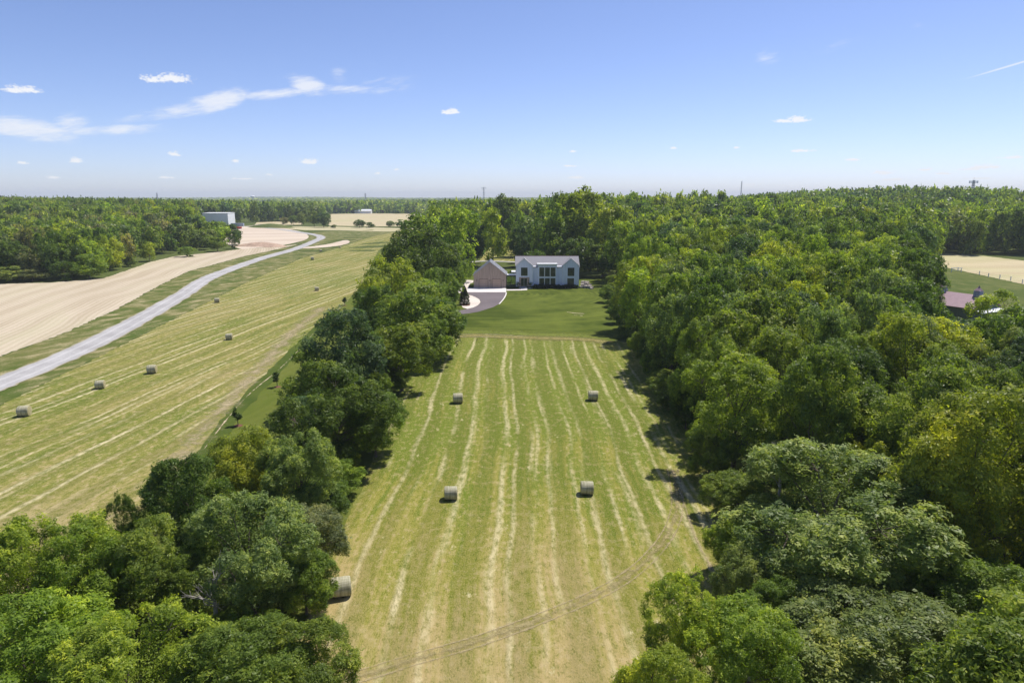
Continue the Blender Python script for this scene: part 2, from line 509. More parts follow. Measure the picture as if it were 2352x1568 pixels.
# rough verges left and right of the gravel road
sheet('road_verge', A((-300, 1050), (0, 930), (200, 832), (430, 717), (560, 651), (690, 593), (855, 548), (905, 537), (930, 530), (800, 528), (720, 536), (700, 545), (680, 562), (560, 590), (430, 625), (360, 660), (270, 710), (150, 765), (0, 820), (-300, 915)), .015, M['verge'], 30, False, .4)
sheet('crop_field', A((-900, 690), (-300, 660), (0, 652), (120, 649), (240, 639), (300, 618), (345, 602), (400, 589), (500, 579), (560, 572), (640, 568), (690, 562), (560, 589), (430, 624), (360, 659), (270, 709), (150, 764), (0, 818), (-300, 915), (-900, 1100)), .035, M['crop'], 30, False, .4)
sheet('dirt_yard', A((480, 540), (535, 524), (590, 521), (640, 524), (690, 533), (708, 543), (704, 552), (680, 559), (640, 566), (575, 571), (545, 570)), .05, M['dirt'], 25, True)
road_pts = A((-330, 1010), (-160, 940), (0, 881), (200, 796), (330, 728), (420, 676), (470, 643), (520, 622), (600, 594), (680, 572), (722, 557), (738, 549), (726, 542), (690, 535), (650, 529), (600, 524), (560, 522.5))
ribbon('gravel_road', road_pts, 6.6, .08, M['gravel'], .3, 14)
ribbon('dusty_verge', A((690, 571), (740, 568), (780, 562), (795, 556)), lambda t: 13 * math.sin(math.pi * (.15 + .8 * t)), .07, M['dirt'], .6)
sheet('rows_field', A((640, 525), (668, 521.5), (740, 521), (880, 524), (960, 527), (985, 532), (905, 536), (780, 530), (700, 530)), .03, M['crop_rows'], 40, False, .5)
sheet('far_field', A((755, 519), (742, 500), (758, 491.5), (850, 490.5), (945, 491), (990, 497), (985, 513), (935, 520.5), (850, 521)), .05, M['crop_far'], 60, False)
sheet('far_field', A((640, 503), (655, 494), (700, 492.5), (738, 494), (735, 505), (690, 508)), .05, M['crop_far'], 60, False)
sheet('far_field', A((585, 519), (590, 513), (640, 511), (700, 511), (695, 517), (650, 519)), .05, M['crop_far'], 60, False)
# right-hand tan field and meadow by the barn
sheet('stubble_field', A((2120, 590), (2170, 582), (2260, 588), (2360, 600), (2600, 628), (2650, 700), (2360, 655), (2260, 633), (2180, 616), (2130, 610)), .04, M['crop_far'], 30, False, .4)
sheet('horse_meadow', A((2110, 612), (2180, 617), (2260, 634), (2360, 656), (2650, 702), (2700, 800), (2360, 745), (2160, 745), (2110, 700)), .05, M['rough'], 30, False)
# openings behind the house
sheet('far_hay_strip', A((1100, 600), (1120, 575), (1150, 545), (1175, 535), (1215, 540), (1230, 570), (1240, 600)), .02, M['hay_l'], 30, False)
sheet('far_field', A((1195, 531), (1205, 522), (1250, 520), (1255, 529)), .03, M['crop_far'], 30, False)
ribbon('farm_lane', A((1060, 604), (1110, 600), (1160, 601), (1215, 604)), 4.0, .09, M['gravel'], .1)

# drive and paving in front of the garage
dz = [(375, 862), (925, 862), (912, 905), (880, 960), (820, 1030), (740, 1075), (650, 1105), (520, 1145), (390, 1166), (250, 1181), (120, 1190), (-60, 1200), (-60, 1160), (120, 1152), (170, 1141), (270, 1121), (365, 1105), (450, 1085), (520, 1050), (556, 1008), (540, 965), (480, 930), (420, 905), (370, 885)]
sheet('asphalt_drive', [h3(*p) for p in dz], .085, M['asphalt'], 20, False)
sheet('concrete_apron', [h3(*p) for p in ((380, 800), (925, 800), (925, 861.5), (360, 861.5))], .11, M['concrete'], 20, False)
sheet('gravel_island', [h3(*p) for p in ((375, 900), (420, 907), (480, 932), (538, 966), (553, 1008), (518, 1049), (450, 1083), (365, 1103), (300, 1085), (260, 1020), (300, 950))], .10, M['pale_gravel'], 20, False)
sheet('gravel_path', [h3(*p) for p in ((230, 700), (300, 680), (450, 690), (448, 720), (400, 740), (378, 800), (372, 864), (330, 860), (220, 880), (200, 780))], .095, M['pale_gravel'], 20, False)
ribbon('concrete_kerb', [h3(*p) for p in ((925, 868), (917, 905), (886, 960), (824, 1033))], .35, .13, M['concrete'])
sheet('front_walk', [h3(*p) for p in ((930, 822), (1135, 820), (1135, 808), (1228, 808), (1228, 832), (1140, 836), (930, 838))], .12, M['concrete'], 20, False)
sheet('mulch_bed', [h3(*p) for p in ((265, 1035), (330, 1022), (400, 1035), (390, 1056), (320, 1062), (270, 1052))], .125, M['mulch'], 20, True)

def fade_mat(name, c1, c2):
    m, g, b = material(name, .95, .05)
    P = g.pos(); Ps = g.sep(P)
    n1 = g.noise(g.vec(Ps[0], g.mul(Ps[1], .8)), .9, 6, .75); n2 = g.noise(P, .16, 3, .6); n3 = g.noise(P, 4., 4, .8)
    g.put(b.inputs['Base Color'], g.mix(g.ss(n3, .35, .65), c1, c2))
    ac = g.m('ABSOLUTE', g.attr('across').outputs['Fac'])
    g.put(b.inputs['Alpha'], g.ss(g.add(g.add(g.mul(n1, .55), g.mul(n2, .5)), g.mul(g.sub(.5, ac), .75)), .45, 1.05))
    bump(g, b, n3, .5, .06)
    return m
lawn_edge = A((985, 770), (1040, 768.5), (1100, 766.5), (1160, 769), (1230, 771.5), (1330, 774.5), (1400, 782))
ribbon('lawn_edge', [p + Vector((0, 1.5, 0)) for p in lawn_edge], 24.0, .10, fade_mat('half_mown_grass', (.120, .158, .022), (.19, .205, .05)), .3, 10)
ribbon('lawn_edge', [p + Vector((0, -2.5, 0)) for p in lawn_edge], 10.0, .115, fade_mat('dry_edge_grass', (.22, .205, .06), (.36, .29, .13)), .3, 10)
# worn lines in the grass
RUT = [.056]
def rut(pts, w, name='wheel_track'):
    RUT[0] += .006
    return ribbon(name, pts, w, RUT[0], M['track'], .1, 14)
TR = [(780, 1565), (860, 1543), (950, 1515), (1080, 1478), (1200, 1436), (1330, 1384), (1430, 1332), (1500, 1272), (1542, 1212), (1556, 1150), (1545, 1080)]
for s_ in (-.56, .56):
    c = smooth_line(A(*TR), 4)
    q = []
    for i, p in enumerate(c):
        t = (c[min(len(c) - 1, i + 1)] - c[max(0, i - 1)]).normalized()
        q.append(p + Vector((-t.y, t.x)) * s_)
    rut(q[::2] + [q[-1]], .62)
RUT[0] += .006; ribbon('wheel_track', A(*TR), 2.4, RUT[0], worn_mat('straw_rut_band', (.38, .315, .15), .56, .95, sc=2.0), .35, 14)
rut(A((1650, 1330), (1600, 1240), (1572, 1160), (1545, 1080)), .8)
WISP = [.08]
for pts, w in (([(1000, 771), (1100, 768), (1180, 771)], 1.6), ([(1180, 773), (1240, 770), (1330, 774)], 1.4), ([(1020, 776), (1080, 774), (1150, 775)], 1.0)):
    WISP[0] += .004; ribbon('hay_wisp', A(*pts), w, WISP[0], M['dust'], .15, 6)
for pts, w in (([(1302, 717), (1320, 719.5), (1342, 721)], 1.1), ([(1318, 724), (1326, 725)], .6), ([(1332, 725), (1338, 726)], .8)):
    ribbon('bare_soil_patch', A(*pts), w, .09, M['dust'], .1, 6)
ribbon('dusty_rim', A((470, 1030), (540, 940), (590, 890), (640, 850), (690, 800), (740, 745), (800, 690)), .7, .07, worn_mat('bare_rim_soil', (.58, .47, .31), .68, .84, sc=.9), .35, 10)
ribbon('dusty_rim', A((380, 1085), (560, 885), (670, 765), (745, 705)), 12., .066, worn_mat('thin_straw', (.47, .385, .23), .58, 1.0, sc=1.3), .8, 10)
m_sw = grass_mat('swale_grass', (.055, .085, .014), (.085, .11, .02), (.12, .13, .03), .4, R(7.4), 0, -.1, .4)
ribbon('swale', A((450, 1080), (520, 975), (600, 885), (680, 803), (735, 750)), 2.4, .06, m_sw, .3, 10)

# ------------------------------------------------------------------ foliage
def leaf_mat(name, trans=.45, gloss=.18):
    m = bpy.data.materials.new(name); m.use_nodes = True
    nt = m.node_tree; g = G(nt); b = nt.nodes['Principled BSDF']
    t = g.attr('tint').outputs['Color']
    oi = g.n('ShaderNodeObjectInfo').outputs['Color']
    c = g.mix(1.0, t, oi, 'MULTIPLY')
    g.put(b.inputs['Base Color'], c)
    b.inputs['Roughness'].default_value = .42
    b.inputs['Specular IOR Level'].default_value = gloss
    tr = g.n('ShaderNodeBsdfTranslucent')
    g.put(tr.inputs['Color'], g.mix(1.0, c, (1.45, 1.55, .6), 'MULTIPLY'))
    mx = g.n('ShaderNodeMixShader'); mx.inputs[0].default_value = trans
    nt.links.new(b.outputs[0], mx.inputs[1]); nt.links.new(tr.outputs[0], mx.inputs[2])
    nt.links.new(mx.outputs[0], nt.nodes['Material Output'].inputs['Surface'])
    return m
M['leaf'] = leaf_mat('foliage')
M['bark'] = simple('bark', (.15, .12, .095), .95, .1, .4, 3, 0, (3, 3, .6))
M['deadwood'] = simple('dead_wood', (.34, .31, .28), .9, .1, .3, 3)

def unit(v):
    return v / np.maximum(np.linalg.norm(v, axis=1, keepdims=True), 1e-9)

def leaves(cent, nrm, L, W, rng):
    """diamond leaves around points: V (4n,3)"""
    n = len(cent)
    t = rng.normal(size=(n, 3)); t[:, 2] -= .35
    t = unit(t - nrm * np.sum(t * nrm, axis=1, keepdims=True))
    bt = np.cross(nrm, t)
    s = rng.uniform(.65, 1.35, size=(n, 1))
    V = np.empty((n, 4, 3))
    V[:, 0] = cent - t * (L * .5) * s
    V[:, 1] = cent + bt * (W * .5) * s + t * L * .08 * s
    V[:, 2] = cent + t * (L * .5) * s
    V[:, 3] = cent - bt * (W * .5) * s + t * L * .08 * s
    return V.reshape(-1, 3)

def crown_np(seed, n, L, W, RR=6.0, H=16.0, zlow=.09, shape='round', lobes=13, clumps=11, clump_r=.17, inner=.12, fluff=1.0):
    """leaf cloud of a broadleaf tree: boughs > clumps > leaves. returns V, tint(n), lobe data"""
    rng = np.random.default_rng(seed)
    zc = H * (zlow + (1 - zlow) * .50); rz = H * (1 - zlow) * .5
    # boughs spread over the crown envelope
    d = unit(rng.normal(size=(lobes * 6, 3)))
    pick = [d[0]]
    for v in d[1:]:                                   # spread out
        if len(pick) < lobes and min(np.linalg.norm(v - p) for p in pick) > 1.28 / math.sqrt(lobes) * 1.35: pick.append(v)
    for v in d:
        if len(pick) >= lobes: break
        pick.append(v)
    d = np.array(pick)
    d[:, 2] = np.where(d[:, 2] < -.55, d[:, 2] * .6, d[:, 2]); d = unit(d)
    def env(dd):
        z = dd[:, 2]
        if shape == 'round': k = 1.0 - .12 * np.maximum(0, -z)
        elif shape == 'tall': k = np.where(z > 0, 1 - .22 * z * 0 - .25 * np.abs(z) ** 2 * 0, 1.0) * np.where(z < 0, .82, 1.0)
        elif shape == 'spread': k = 1.0 + .18 * np.exp(-((z - .25) / .35) ** 2) - .12 * np.maximum(0, z) ** 2
        else: k = np.where(z > .2, 1.0 - .30 * (z - .2), 1.0)
        return k
    lr = rng.uniform(.30, .46, size=lobes) * (13.0 / lobes) ** .4
    lc = d * (env(d) * rng.uniform(.56, .80, size=lobes))[:, None]
    V, T = [], []
    tot = lobes * clumps
    cl_c, cl_r, cl_d, cl_t = [], [], [], []
    for i in range(lobes):
        out = unit(lc[i:i + 1])[0]
        lt = rng.uniform(.86, 1.14)
        for j in range(clumps):
            v = rng.normal(size=3); v /= np.linalg.norm(v)
            v = v + out * .75 + np.array([0, 0, .35]); v /= np.linalg.norm(v)
            p = lc[i] + v * lr[i] * rng.uniform(.70, 1.08)
            cl_c.append(p); cl_r.append(clump_r * rng.uniform(.65, 1.45) * fluff); cl_d.append(v)
            cl_t.append(lt * rng.uniform(.76, 1.26))
    cl_c = np.array(cl_c); cl_r = np.array(cl_r); cl_d = np.array(cl_d); cl_t = np.array(cl_t)
    wgt = cl_r ** 2; wgt /= wgt.sum()
    nin = int(n * inner); no = n - nin
    # leaves sit in twig sprays of seven on the clump surfaces
    k7 = 7 if n > 2500 else 3
    ns = max(1, no // k7); no = ns * k7
    idx = rng.choice(tot, size=ns, p=wgt)
    v = unit(rng.normal(size=(ns, 3)) + cl_d[idx] * .8 + np.array([0, 0, .2]))
    rad = cl_r[idx] * rng.uniform(.35, 1.08, size=ns) ** .5 * np.where(rng.uniform(size=ns) < .18, rng.uniform(1.0, 1.55, size=ns), 1.0)
    sc_ = cl_c[idx] + v * rad[:, None] * np.array([1.05, 1.05, .95])
    sn = unit(v * .75 + np.array([.10, .10, .42]) + rng.normal(size=(ns, 3)) * .55)
    st_ = cl_t[idx] * rng.uniform(.70, 1.34, size=ns)
    rep_ = np.repeat(np.arange(ns), k7)
    off = rng.normal(size=(no, 3)); off = off - sn[rep_] * np.sum(off * sn[rep_], axis=1, keepdims=True)
    off = unit(off) * (L * rng.uniform(.25, 1.25, size=(no, 1))) + sn[rep_] * (L * rng.uniform(-.25, .25, size=(no, 1)))
    cen = sc_[rep_] + off / np.array([RR, RR, rz])
    nr = unit(sn[rep_] + unit(off) * .30 + rng.normal(size=(no, 3)) * .22)
    tint = st_[rep_] * rng.uniform(.88, 1.12, size=no)
    # leaves on the inner twigs
    li = rng.integers(0, lobes, size=nin)
    v2 = unit(rng.normal(size=(nin, 3)))
    cen2 = lc[li] * rng.uniform(.35, 1.0, size=(nin, 1)) + v2 * (lr[li] * rng.uniform(.1, .9, size=nin))[:, None]
    nr2 = unit(rng.normal(size=(nin, 3)) + np.array([0, 0, .6]))
    cen = np.vstack([cen, cen2]); nr = np.vstack([nr, nr2]); tint = np.concatenate([tint, rng.uniform(.7, 1.1, size=nin)])
    S = np.array([RR, RR, rz])
    P = cen * S + np.array([0, 0, zc])
    P[:, 2] = np.maximum(P[:, 2], H * .06)
    Vv = leaves(P, nr, L, W, rng)
    return Vv, tint, lc * S + np.array([0, 0, zc]), cl_c * S + np.array([0, 0, zc])

def tint_rgba(t, rng):
    """tint value -> colour multiplier; lighter leaves are also yellower"""
    y = np.clip((t - .95), -.5, .7)
    j = rng.uniform(-.06, .06, size=len(t))
    return np.stack([t * (1 + .30 * y + j * .6), t, t * (1 - .35 * y - j), np.ones(len(t))], axis=1)

def mesh_quads(name, V, tint4, mat):
    n = len(V) // 4
    me = bpy.data.meshes.new(name)
    me.vertices.add(len(V)); me.vertices.foreach_set('co', np.ascontiguousarray(V, dtype=np.float32).ravel())
    me.loops.add(n * 4); me.loops.foreach_set('vertex_index', np.arange(n * 4, dtype=np.int32))
    me.polygons.add(n); me.polygons.foreach_set('loop_start', np.arange(0, n * 4, 4, dtype=np.int32))
    ca = me.attributes.new('tint', 'FLOAT_COLOR', 'POINT')
    ca.data.foreach_set('color', np.repeat(tint4, 4, axis=0).astype(np.float32).ravel())
    me.materials.append(mat)
    me.update(calc_edges=True)
    return me

def trunk_mb(lobes, clumps, H, r0, rng, twigs=True):
    mb = MB()
    pts = [Vector((0, 0, -.15))]
    k = 5
    top = H * .72
    for i in range(1, k + 1):
        pts.append(Vector((rng.uniform(-.25, .25) * i * .35, rng.uniform(-.25, .25) * i * .35, top * i / k)))
    rad = [r0 * 1.35] + [r0 * (1 - .17 * i) for i in range(1, k + 1)]
    for i in range(k): mb.tube(pts[i], pts[i + 1], rad[i], rad[i + 1], 8)
    for q in lobes:
        q = Vector(q)
        z0 = max(H * .16, min(top * .95, q.z * .55))
        i = min(k - 1, int(z0 / top * k)); f = z0 / top * k - i
        s = pts[i].lerp(pts[i + 1], f)
        mid = s.lerp(q, .5) + Vector((rng.uniform(-.3, .3), rng.uniform(-.3, .3), -.25))
        rr = r0 * .42
        mb.tube(s, mid, rr, rr * .6, 5); mb.tube(mid, q, rr * .6, rr * .28, 5)
    if twigs:
        for c in clumps:
            c = Vector(c)
            q = min((Vector(l) for l in lobes), key=lambda l: (l - c).length)
            mb.tube(q, c, r0 * .13, r0 * .05, 4)
    return mb

class Proto: pass
def make_proto(seed, n, L, W, lob=13, **k):
    p = Proto(); rr = random.Random(seed)
    rng = np.random.default_rng(seed + 500)
    V, t, lc, cc = crown_np(seed, n, L, W, lobes=lob, **k)
    p.RR, p.H = k.get('RR', 6.0), k.get('H', 16.0)
    p.top = np.percentile(V[:, 2], 99.7); p.rad = np.percentile(np.hypot(V[:, 0], V[:, 1]), 98)
    p.crown = mesh_quads('crown', V, tint_rgba(t, rng), M['leaf'])
    tm = trunk_mb(lc, cc[::2], p.H, .26, rr, n > 9000)
    me = bpy.data.meshes.new('trunk'); me.from_pydata(tm.v, [], tm.f); me.materials.append(M['bark'])
    p.trunk = me
    return p

HI = [make_proto(101, 78000, .29, .115, 17, shape='round', clumps=15, clump_r=.135),
      make_proto(102, 84000, .28, .110, 20, shape='spread', clumps=15, clump_r=.12),
      make_proto(103, 72000, .29, .115, 16, shape='tall', clumps=15, clump_r=.135),
      make_proto(104, 36000, .32, .12, 15, shape='round', clumps=10, clump_r=.12, inner=.08),       # airy
      make_proto(105, 76000, .27, .11, 22, shape='cone', clumps=13, clump_r=.125)]
MID = [make_proto(201, 27000, 0.40, 0.20, 14, shape='round'),
       make_proto(202, 27000, 0.40, 0.20, 17, shape='spread', clump_r=.15),
       make_proto(203, 26000, 0.39, 0.20, 14, shape='tall'),
       make_proto(204, 17000, 0.40, 0.20, 12, shape='round', clumps=9, clump_r=.14, inner=.09),
       make_proto(205, 28000, 0.36, 0.18, 19, shape='cone', clumps=10, clump_r=.14),
       make_proto(206, 27000, 0.40, 0.20, 11, shape='spread', clumps=14)]
FAR = [make_proto(301, 9000, 0.70, 0.36, 13, shape='round'),
       make_proto(302, 9000, 0.70, 0.36, 16, shape='spread', clump_r=.15),
       make_proto(303, 8600, 0.68, 0.35, 13, shape='tall'),
       make_proto(304, 6000, 0.68, 0.35, 12, shape='round', clumps=9, clump_r=.14, inner=.09),
       make_proto(305, 9200, 0.64, 0.33, 18, shape='cone', clumps=10, clump_r=.14)]

LOOK = {  # name: (tint, words)
 'dark':   ((.105, .160, .028), 'dark green'),
 'mid':    ((.178, .245, .038), 'mid green'),
 'bright': ((.255, .330, .040), 'bright leaf green'),
 'yellow': ((.300, .360, .044), 'yellow green'),
 'grey':   ((.215, .275, .078), 'grey green'),
 'olive':  ((.225, .235, .095), 'brownish olive'),
 'blue':   ((.100, .158, .060), 'bluish green'),
 'plum':   ((.040, .024, .030), 'dark purple'),
}
N_TREE = [0]
def add_tree(name, x, y, h, r, proto, look, label, cat='tree', group=None, jit=.10, rz=None, z=None, trunk_name='trunk'):
    z = gz(x, y) if z is None else z
    t = empty(name, (x, y, z - .05), random.uniform(0, 6.283) if rz is None else rz, (r / proto.rad, r / proto.rad, h / proto.top))
    tag(t, label, cat, group)
    c = LOOK[look][0]
    k = 1 + random.uniform(-jit, jit)
    o = link('crown', proto.crown, t)
    o.color = (c[0] * k * (1 + random.uniform(-.08, .08)), c[1] * k, c[2] * k, 1)
    link(trunk_name, proto.trunk, t)
    N_TREE[0] += 1
    return t

def hero(px, pyt, y, rpx, proto, look, label, group=None, name='broadleaf_tree', hmin=5.0, rz=None):
    """a tree known by where its top shows (px, pyt) and how far off it stands"""
    zt = zat(pyt, y)
    d = y * math.cos(PITCH) + (CAM_H - zt * .6) * math.sin(PITCH)
    x = (px - 1176) / F * d
    r = rpx / F * d
    h = max(hmin, zt - gz(x, y))
    PLACED.append((x, y, r))
    lods = (HI, MID, FAR)
    p = lods[0][proto % len(HI)] if y < 88 else (lods[1][proto % len(MID)] if y < 240 else lods[2][proto % len(FAR)])
    return add_tree(name, x, y, h, r, p, look, label, 'tree', group, .06, rz)

PLACED = []
HG = 'trees of the hedgerow between the two hay fields'
# --- hedgerow left of the middle meadow, from the camera outwards
hero(60, 1400, 34, 210, 0, 'bright', 'big light green ash tree filling the bottom left corner of the view', HG)
hero(90, 1185, 41, 170, 1, 'bright', 'bright green tree at the left frame edge, its top against the hay stubble', HG)
hero(200, 1215, 41, 120, 0, 'bright', 'bright tree between the left frame edge and the fresh green twiggy tree', HG)
hero(330, 1195, 43, 120, 2, 'mid', 'fresh green tree whose twiggy top rises into the striped hay slope near the camera', HG)
hero(290, 1420, 33, 190, 1, 'bright', 'sunny ash tree at the bottom edge, second from the left corner', HG)
hero(560, 1440, 34, 170, 0, 'mid', 'leafy green tree at the bottom edge, left of the bare dead twigs', HG)
hero(700, 1440, 35, 120, 2, 'mid', 'dense green tree at the bottom edge nearest the left side of the mown meadow', HG)
hero(700, 1290, 45, 78, 4, 'mid', 'bushy tree leaning over the round bale at the bottom left of the meadow', HG)
hero(570, 1140, 45, 165, 1, 'grey', 'broad grey green willow-like tree in front of the bare dead twigs', HG)
hero(440, 1040, 52, 110, 2, 'dark', 'dark green tree standing out into the left hay field above the grey green willow-like tree', HG)
hero(285, 1132, 52, 42, 3, 'dark', 'small thin dark tree standing apart at the foot of the left hay field', HG)
hero(560, 985, 60, 95, 0, 'yellow', 'yellowish round tree beside the mown strip with the saplings', HG)
hero(690, 990, 58, 105, 1, 'grey', 'grey green tree between the yellowish tree and the dark meadow-side tree', HG)
hero(690, 1170, 50, 105, 4, 'olive', 'olive green tree with lit tips at the meadow edge below the dark tree', HG)
hero(770, 850, 72, 140, 1, 'dark', 'large dark spreading tree jutting into the meadow halfway along the hedgerow', HG)
hero(860, 905, 76, 75, 4, 'mid', 'lower mid green tree at the meadow edge under the large dark spreading tree', HG)
hero(715, 905, 82, 70, 2, 'blue', 'slim dark tree tucked behind the large dark spreading tree', HG)
hero(785, 708, 97, 100, 0, 'blue', 'bluish green round-topped tree beside the dusty field corner', HG)
hero(920, 745, 104, 85, 4, 'mid', 'mid green tree hanging over the meadow beyond the bluish round one', HG)
hero(950, 650, 122, 100, 2, 'mid', 'dense green tree overhanging the top left corner of the meadow', HG)
hero(1010, 690, 128, 62, 4, 'dark', 'dark low tree at the corner where lawn and meadow meet', HG)
hero(722, 812, 91, 78, 0, 'mid', 'mid green tree filling the hedgerow between the bluish tree and the large dark one', HG)
hero(862, 655, 130, 62, 2, 'dark', 'dark green tree on the left hay field side below the sunlit yellow green tree', HG)
hero(432, 1262, 43, 85, 0, 'mid', 'mid green tree left of the broad grey green willow-like tree', HG)
hero(900, 592, 150, 80, 1, 'yellow', 'large sunlit yellow green tree beside the left hay field', HG)
hero(985, 640, 160, 62, 2, 'mid', 'green tree between the sunlit yellow green tree and the driveway', HG)
hero(965, 525, 192, 92, 1, 'dark', 'tall dense dark tree with a domed top left of the garage', HG)
hero(1030, 560, 205, 52, 0, 'mid', 'round mid green tree close to the left of the garage', HG)
hero(955, 492, 245, 62, 5, 'mid', 'mid green tree behind the tall domed dark tree, by the far hay field', HG)
hero(985, 722, 119, 62, 2, 'mid', 'leafy tree leaning over the meadow just before the lawn corner', HG)
hero(1012, 615, 172, 48, 4, 'mid', 'bushy tree at the bend of the driveway below the tall domed tree', HG)
hero(1050, 478, 240, 62, 0, 'bright', 'fresh green tall tree behind the garage drive', HG)
# --- behind the house
BG = 'trees standing behind the house and garage'
hero(1132, 478, 300, 40, 0, 'yellow', 'yellow green tree with a bare stem behind the garage', BG)
hero(1158, 446, 420, 42, 1, 'dark', 'dark tall tree rising over the horizon behind the yellow green tree', BG)
hero(1198, 520, 300, 28, 2, 'blue', 'dark slender tree just left of the grey house roof', BG)
hero(1190, 485, 350, 32, 4, 'mid', 'green tree in the gap between garage and house', BG)
hero(1255, 462, 285, 50, 2, 'mid', 'mid green tree directly behind the left gable of the house', BG)
hero(1335, 430, 300, 74, 1, 'mid', 'tallest tree behind the house, its crown above the horizon', BG)
hero(1290, 445, 320, 50, 0, 'mid', 'tall tree at the left shoulder of the tallest tree behind the house', BG)
hero(1400, 470, 280, 58, 0, 'bright', 'lighter green tree behind the right corner of the house', BG)
hero(1230, 575, 262, 36, 4, 'dark', 'dark bushy tree against the back wall of the house', BG)
hero(1330, 545, 262, 50, 4, 'dark', 'shaded tree close behind the middle of the house roof', BG)
hero(1385, 560, 262, 46, 2, 'dark', 'dark tree touching the back right corner of the house', BG)
# --- near trees of the big wood
RG = 'near trees of the big wood right of the meadow'
hero(1915, 1040, 49, 280, 1, 'grey', 'huge round grey green tree in the lower right, the biggest crown in view', RG)
hero(2000, 1008, 56, 98, 1, 'yellow', 'yellow topped tree rising just behind the huge round tree', RG)
hero(1575, 1318, 38, 105, 3, 'yellow', 'thin yellow green tree at the bottom right edge of the meadow', RG)
hero(1700, 1390, 35, 140, 4, 'bright', 'bright low tree between the thin yellow tree and the huge round tree', RG)
hero(1530, 1490, 31, 120, 0, 'yellow', 'light yellow green tree top cut off by the bottom edge of the view', RG)
hero(2010, 1380, 36, 250, 0, 'grey', 'grey green tree with pale leaf tips in front of the huge round tree', RG)
hero(1690, 1215, 50, 70, 2, 'bright', 'sunlit leafy tree at the left flank of the huge round tree', RG)
hero(1725, 1262, 44, 85, 4, 'grey', 'grey green bushy tree at the foot of the huge round tree, by the meadow corner', RG)
hero(1800, 1345, 40, 105, 0, 'mid', 'mid green tree below the huge round tree, behind the bright low tree', RG)
hero(2085, 1235, 45, 120, 1, 'mid', 'mid green tree filling the gap right of the huge round tree', RG)
hero(2290, 1290, 40, 150, 2, 'mid', 'shaded tree at the lower right edge beside the huge round tree', RG)
hero(2320, 1110, 52, 110, 1, 'grey', 'grey green tree at the right frame edge, halfway down', RG)
hero(2110, 572, 150, 66, 2, 'dark', 'tall dark tree at the corner of the horse meadow by the barn', RG)
hero(2300, 668, 122, 72, 3, 'yellow', 'airy yellow green tree right of the red barn roof', RG)
hero(1990, 560, 165, 95, 1, 'yellow', 'broad yellow green tree left of the dark tree at the horse meadow', RG)

# --- scattered woods: candidates, nearest become single trees, the rest one mass each
EDGE = [(20, 22), (30, 22), (60, 23.3), (70, 23.5), (100, 26), (150, 27.3), (200, 30.5), (230, 36), (262, 39)]
def edge(y):
    for (a, xa), (c, xc) in zip(EDGE, EDGE[1:]):
        if a <= y <= c: return xa + (xc - xa) * (y - a) / (c - a)
    return EDGE[-1][1]

cand = []                 # x, y, h, r, look, zone
grid = {}
def free(x, y, dmin):
    k = (int(x // 12), int(y // 12))
    for i in range(-1, 2):
        for j in range(-1, 2):
            for (a, c, dd) in grid.get((k[0] + i, k[1] + j), ()):
                if (a - x) ** 2 + (c - y) ** 2 < (.5 * (dmin + dd)) ** 2: return False
    return True
def put(x, y, dmin):
    grid.setdefault((int(x // 12), int(y // 12)), []).append((x, y, dmin))
for (x, y, r) in PLACED: put(x, y, min(11.5, max(5.0, r * 1.35)))

def wchoice(w):
    t = random.uniform(0, sum(w.values()))
    for k, v in w.items():
        t -= v
        if t <= 0: return k
    return k
WR = {'dark': 2.4, 'mid': 3.2, 'bright': 1.3, 'yellow': 1.1, 'grey': 2.0, 'blue': .8}
WL = {'dark': 2.0, 'mid': 3.0, 'bright': 2.0, 'yellow': .6, 'grey': 1.0, 'olive': 1.6}

def patchy(x, y):         # the woods have drifts of lighter and darker kinds
    return math.sin(x * .045 + 1.7 * math.sin(y * .021)) + math.sin(y * .038 + 2.1 * math.sin(x * .017))

def wood(n, sampler, dmin, hfun, rr, weights, zone):
    for _ in range(n):
        x, y = sampler()
        if abs(x) > .88 * (y + 7) + 14: continue
        d = dmin * random.uniform(.85, 1.15)
        if not free(x, y, d): continue
        if any(inside(p, x, y) for p in OPEN): continue
        h = hfun(x, y)
        if h is None: continue
        put(x, y, d)
        r = random.uniform(*rr) * (h / 18.0) ** .35
        k = wchoice(weights)
        pv = patchy(x, y)
        if pv > 1.0 and random.random() < .5: k = random.choice(('yellow', 'bright', 'mid'))
        if pv < -1.0 and random.random() < .5: k = random.choice(('dark', 'blue', 'mid'))
        cand.append((x, y, h, r, k, zone))

BARN = at(2235, 735)
def h_right(x, y):
    e = edge(y)
    if x < e: return None
    px = px_of(x, y, 12)
    if (x - BARN.x) ** 2 + (y - BARN.y) ** 2 < 15 ** 2: return None
    if px > 2095 and y > 128: return None
    h = 15.3 + 6.5 * sstep(70, 250, y) + random.uniform(-1.7, 1.9)
    if y < 45: h = min(h, 13.5)
    if 2130 < px < 2290 and y < 150: h = min(h, zat(733, y))
    elif px >= 2290 and y < 150: h = min(h, zat(700 + (px - 2290) * .1, y) )
    # clear sight of the big near crowns
    if y < 45 and px > 1500: h = min(h, zat(1240, y))
    if x < e + 5: h *= .97
    return h if h > 5 else None
wood(14000, lambda: (random.uniform(22, 215), random.uniform(24, 266)), 7.3, h_right, (5.0, 7.2), WR, 'right wood')

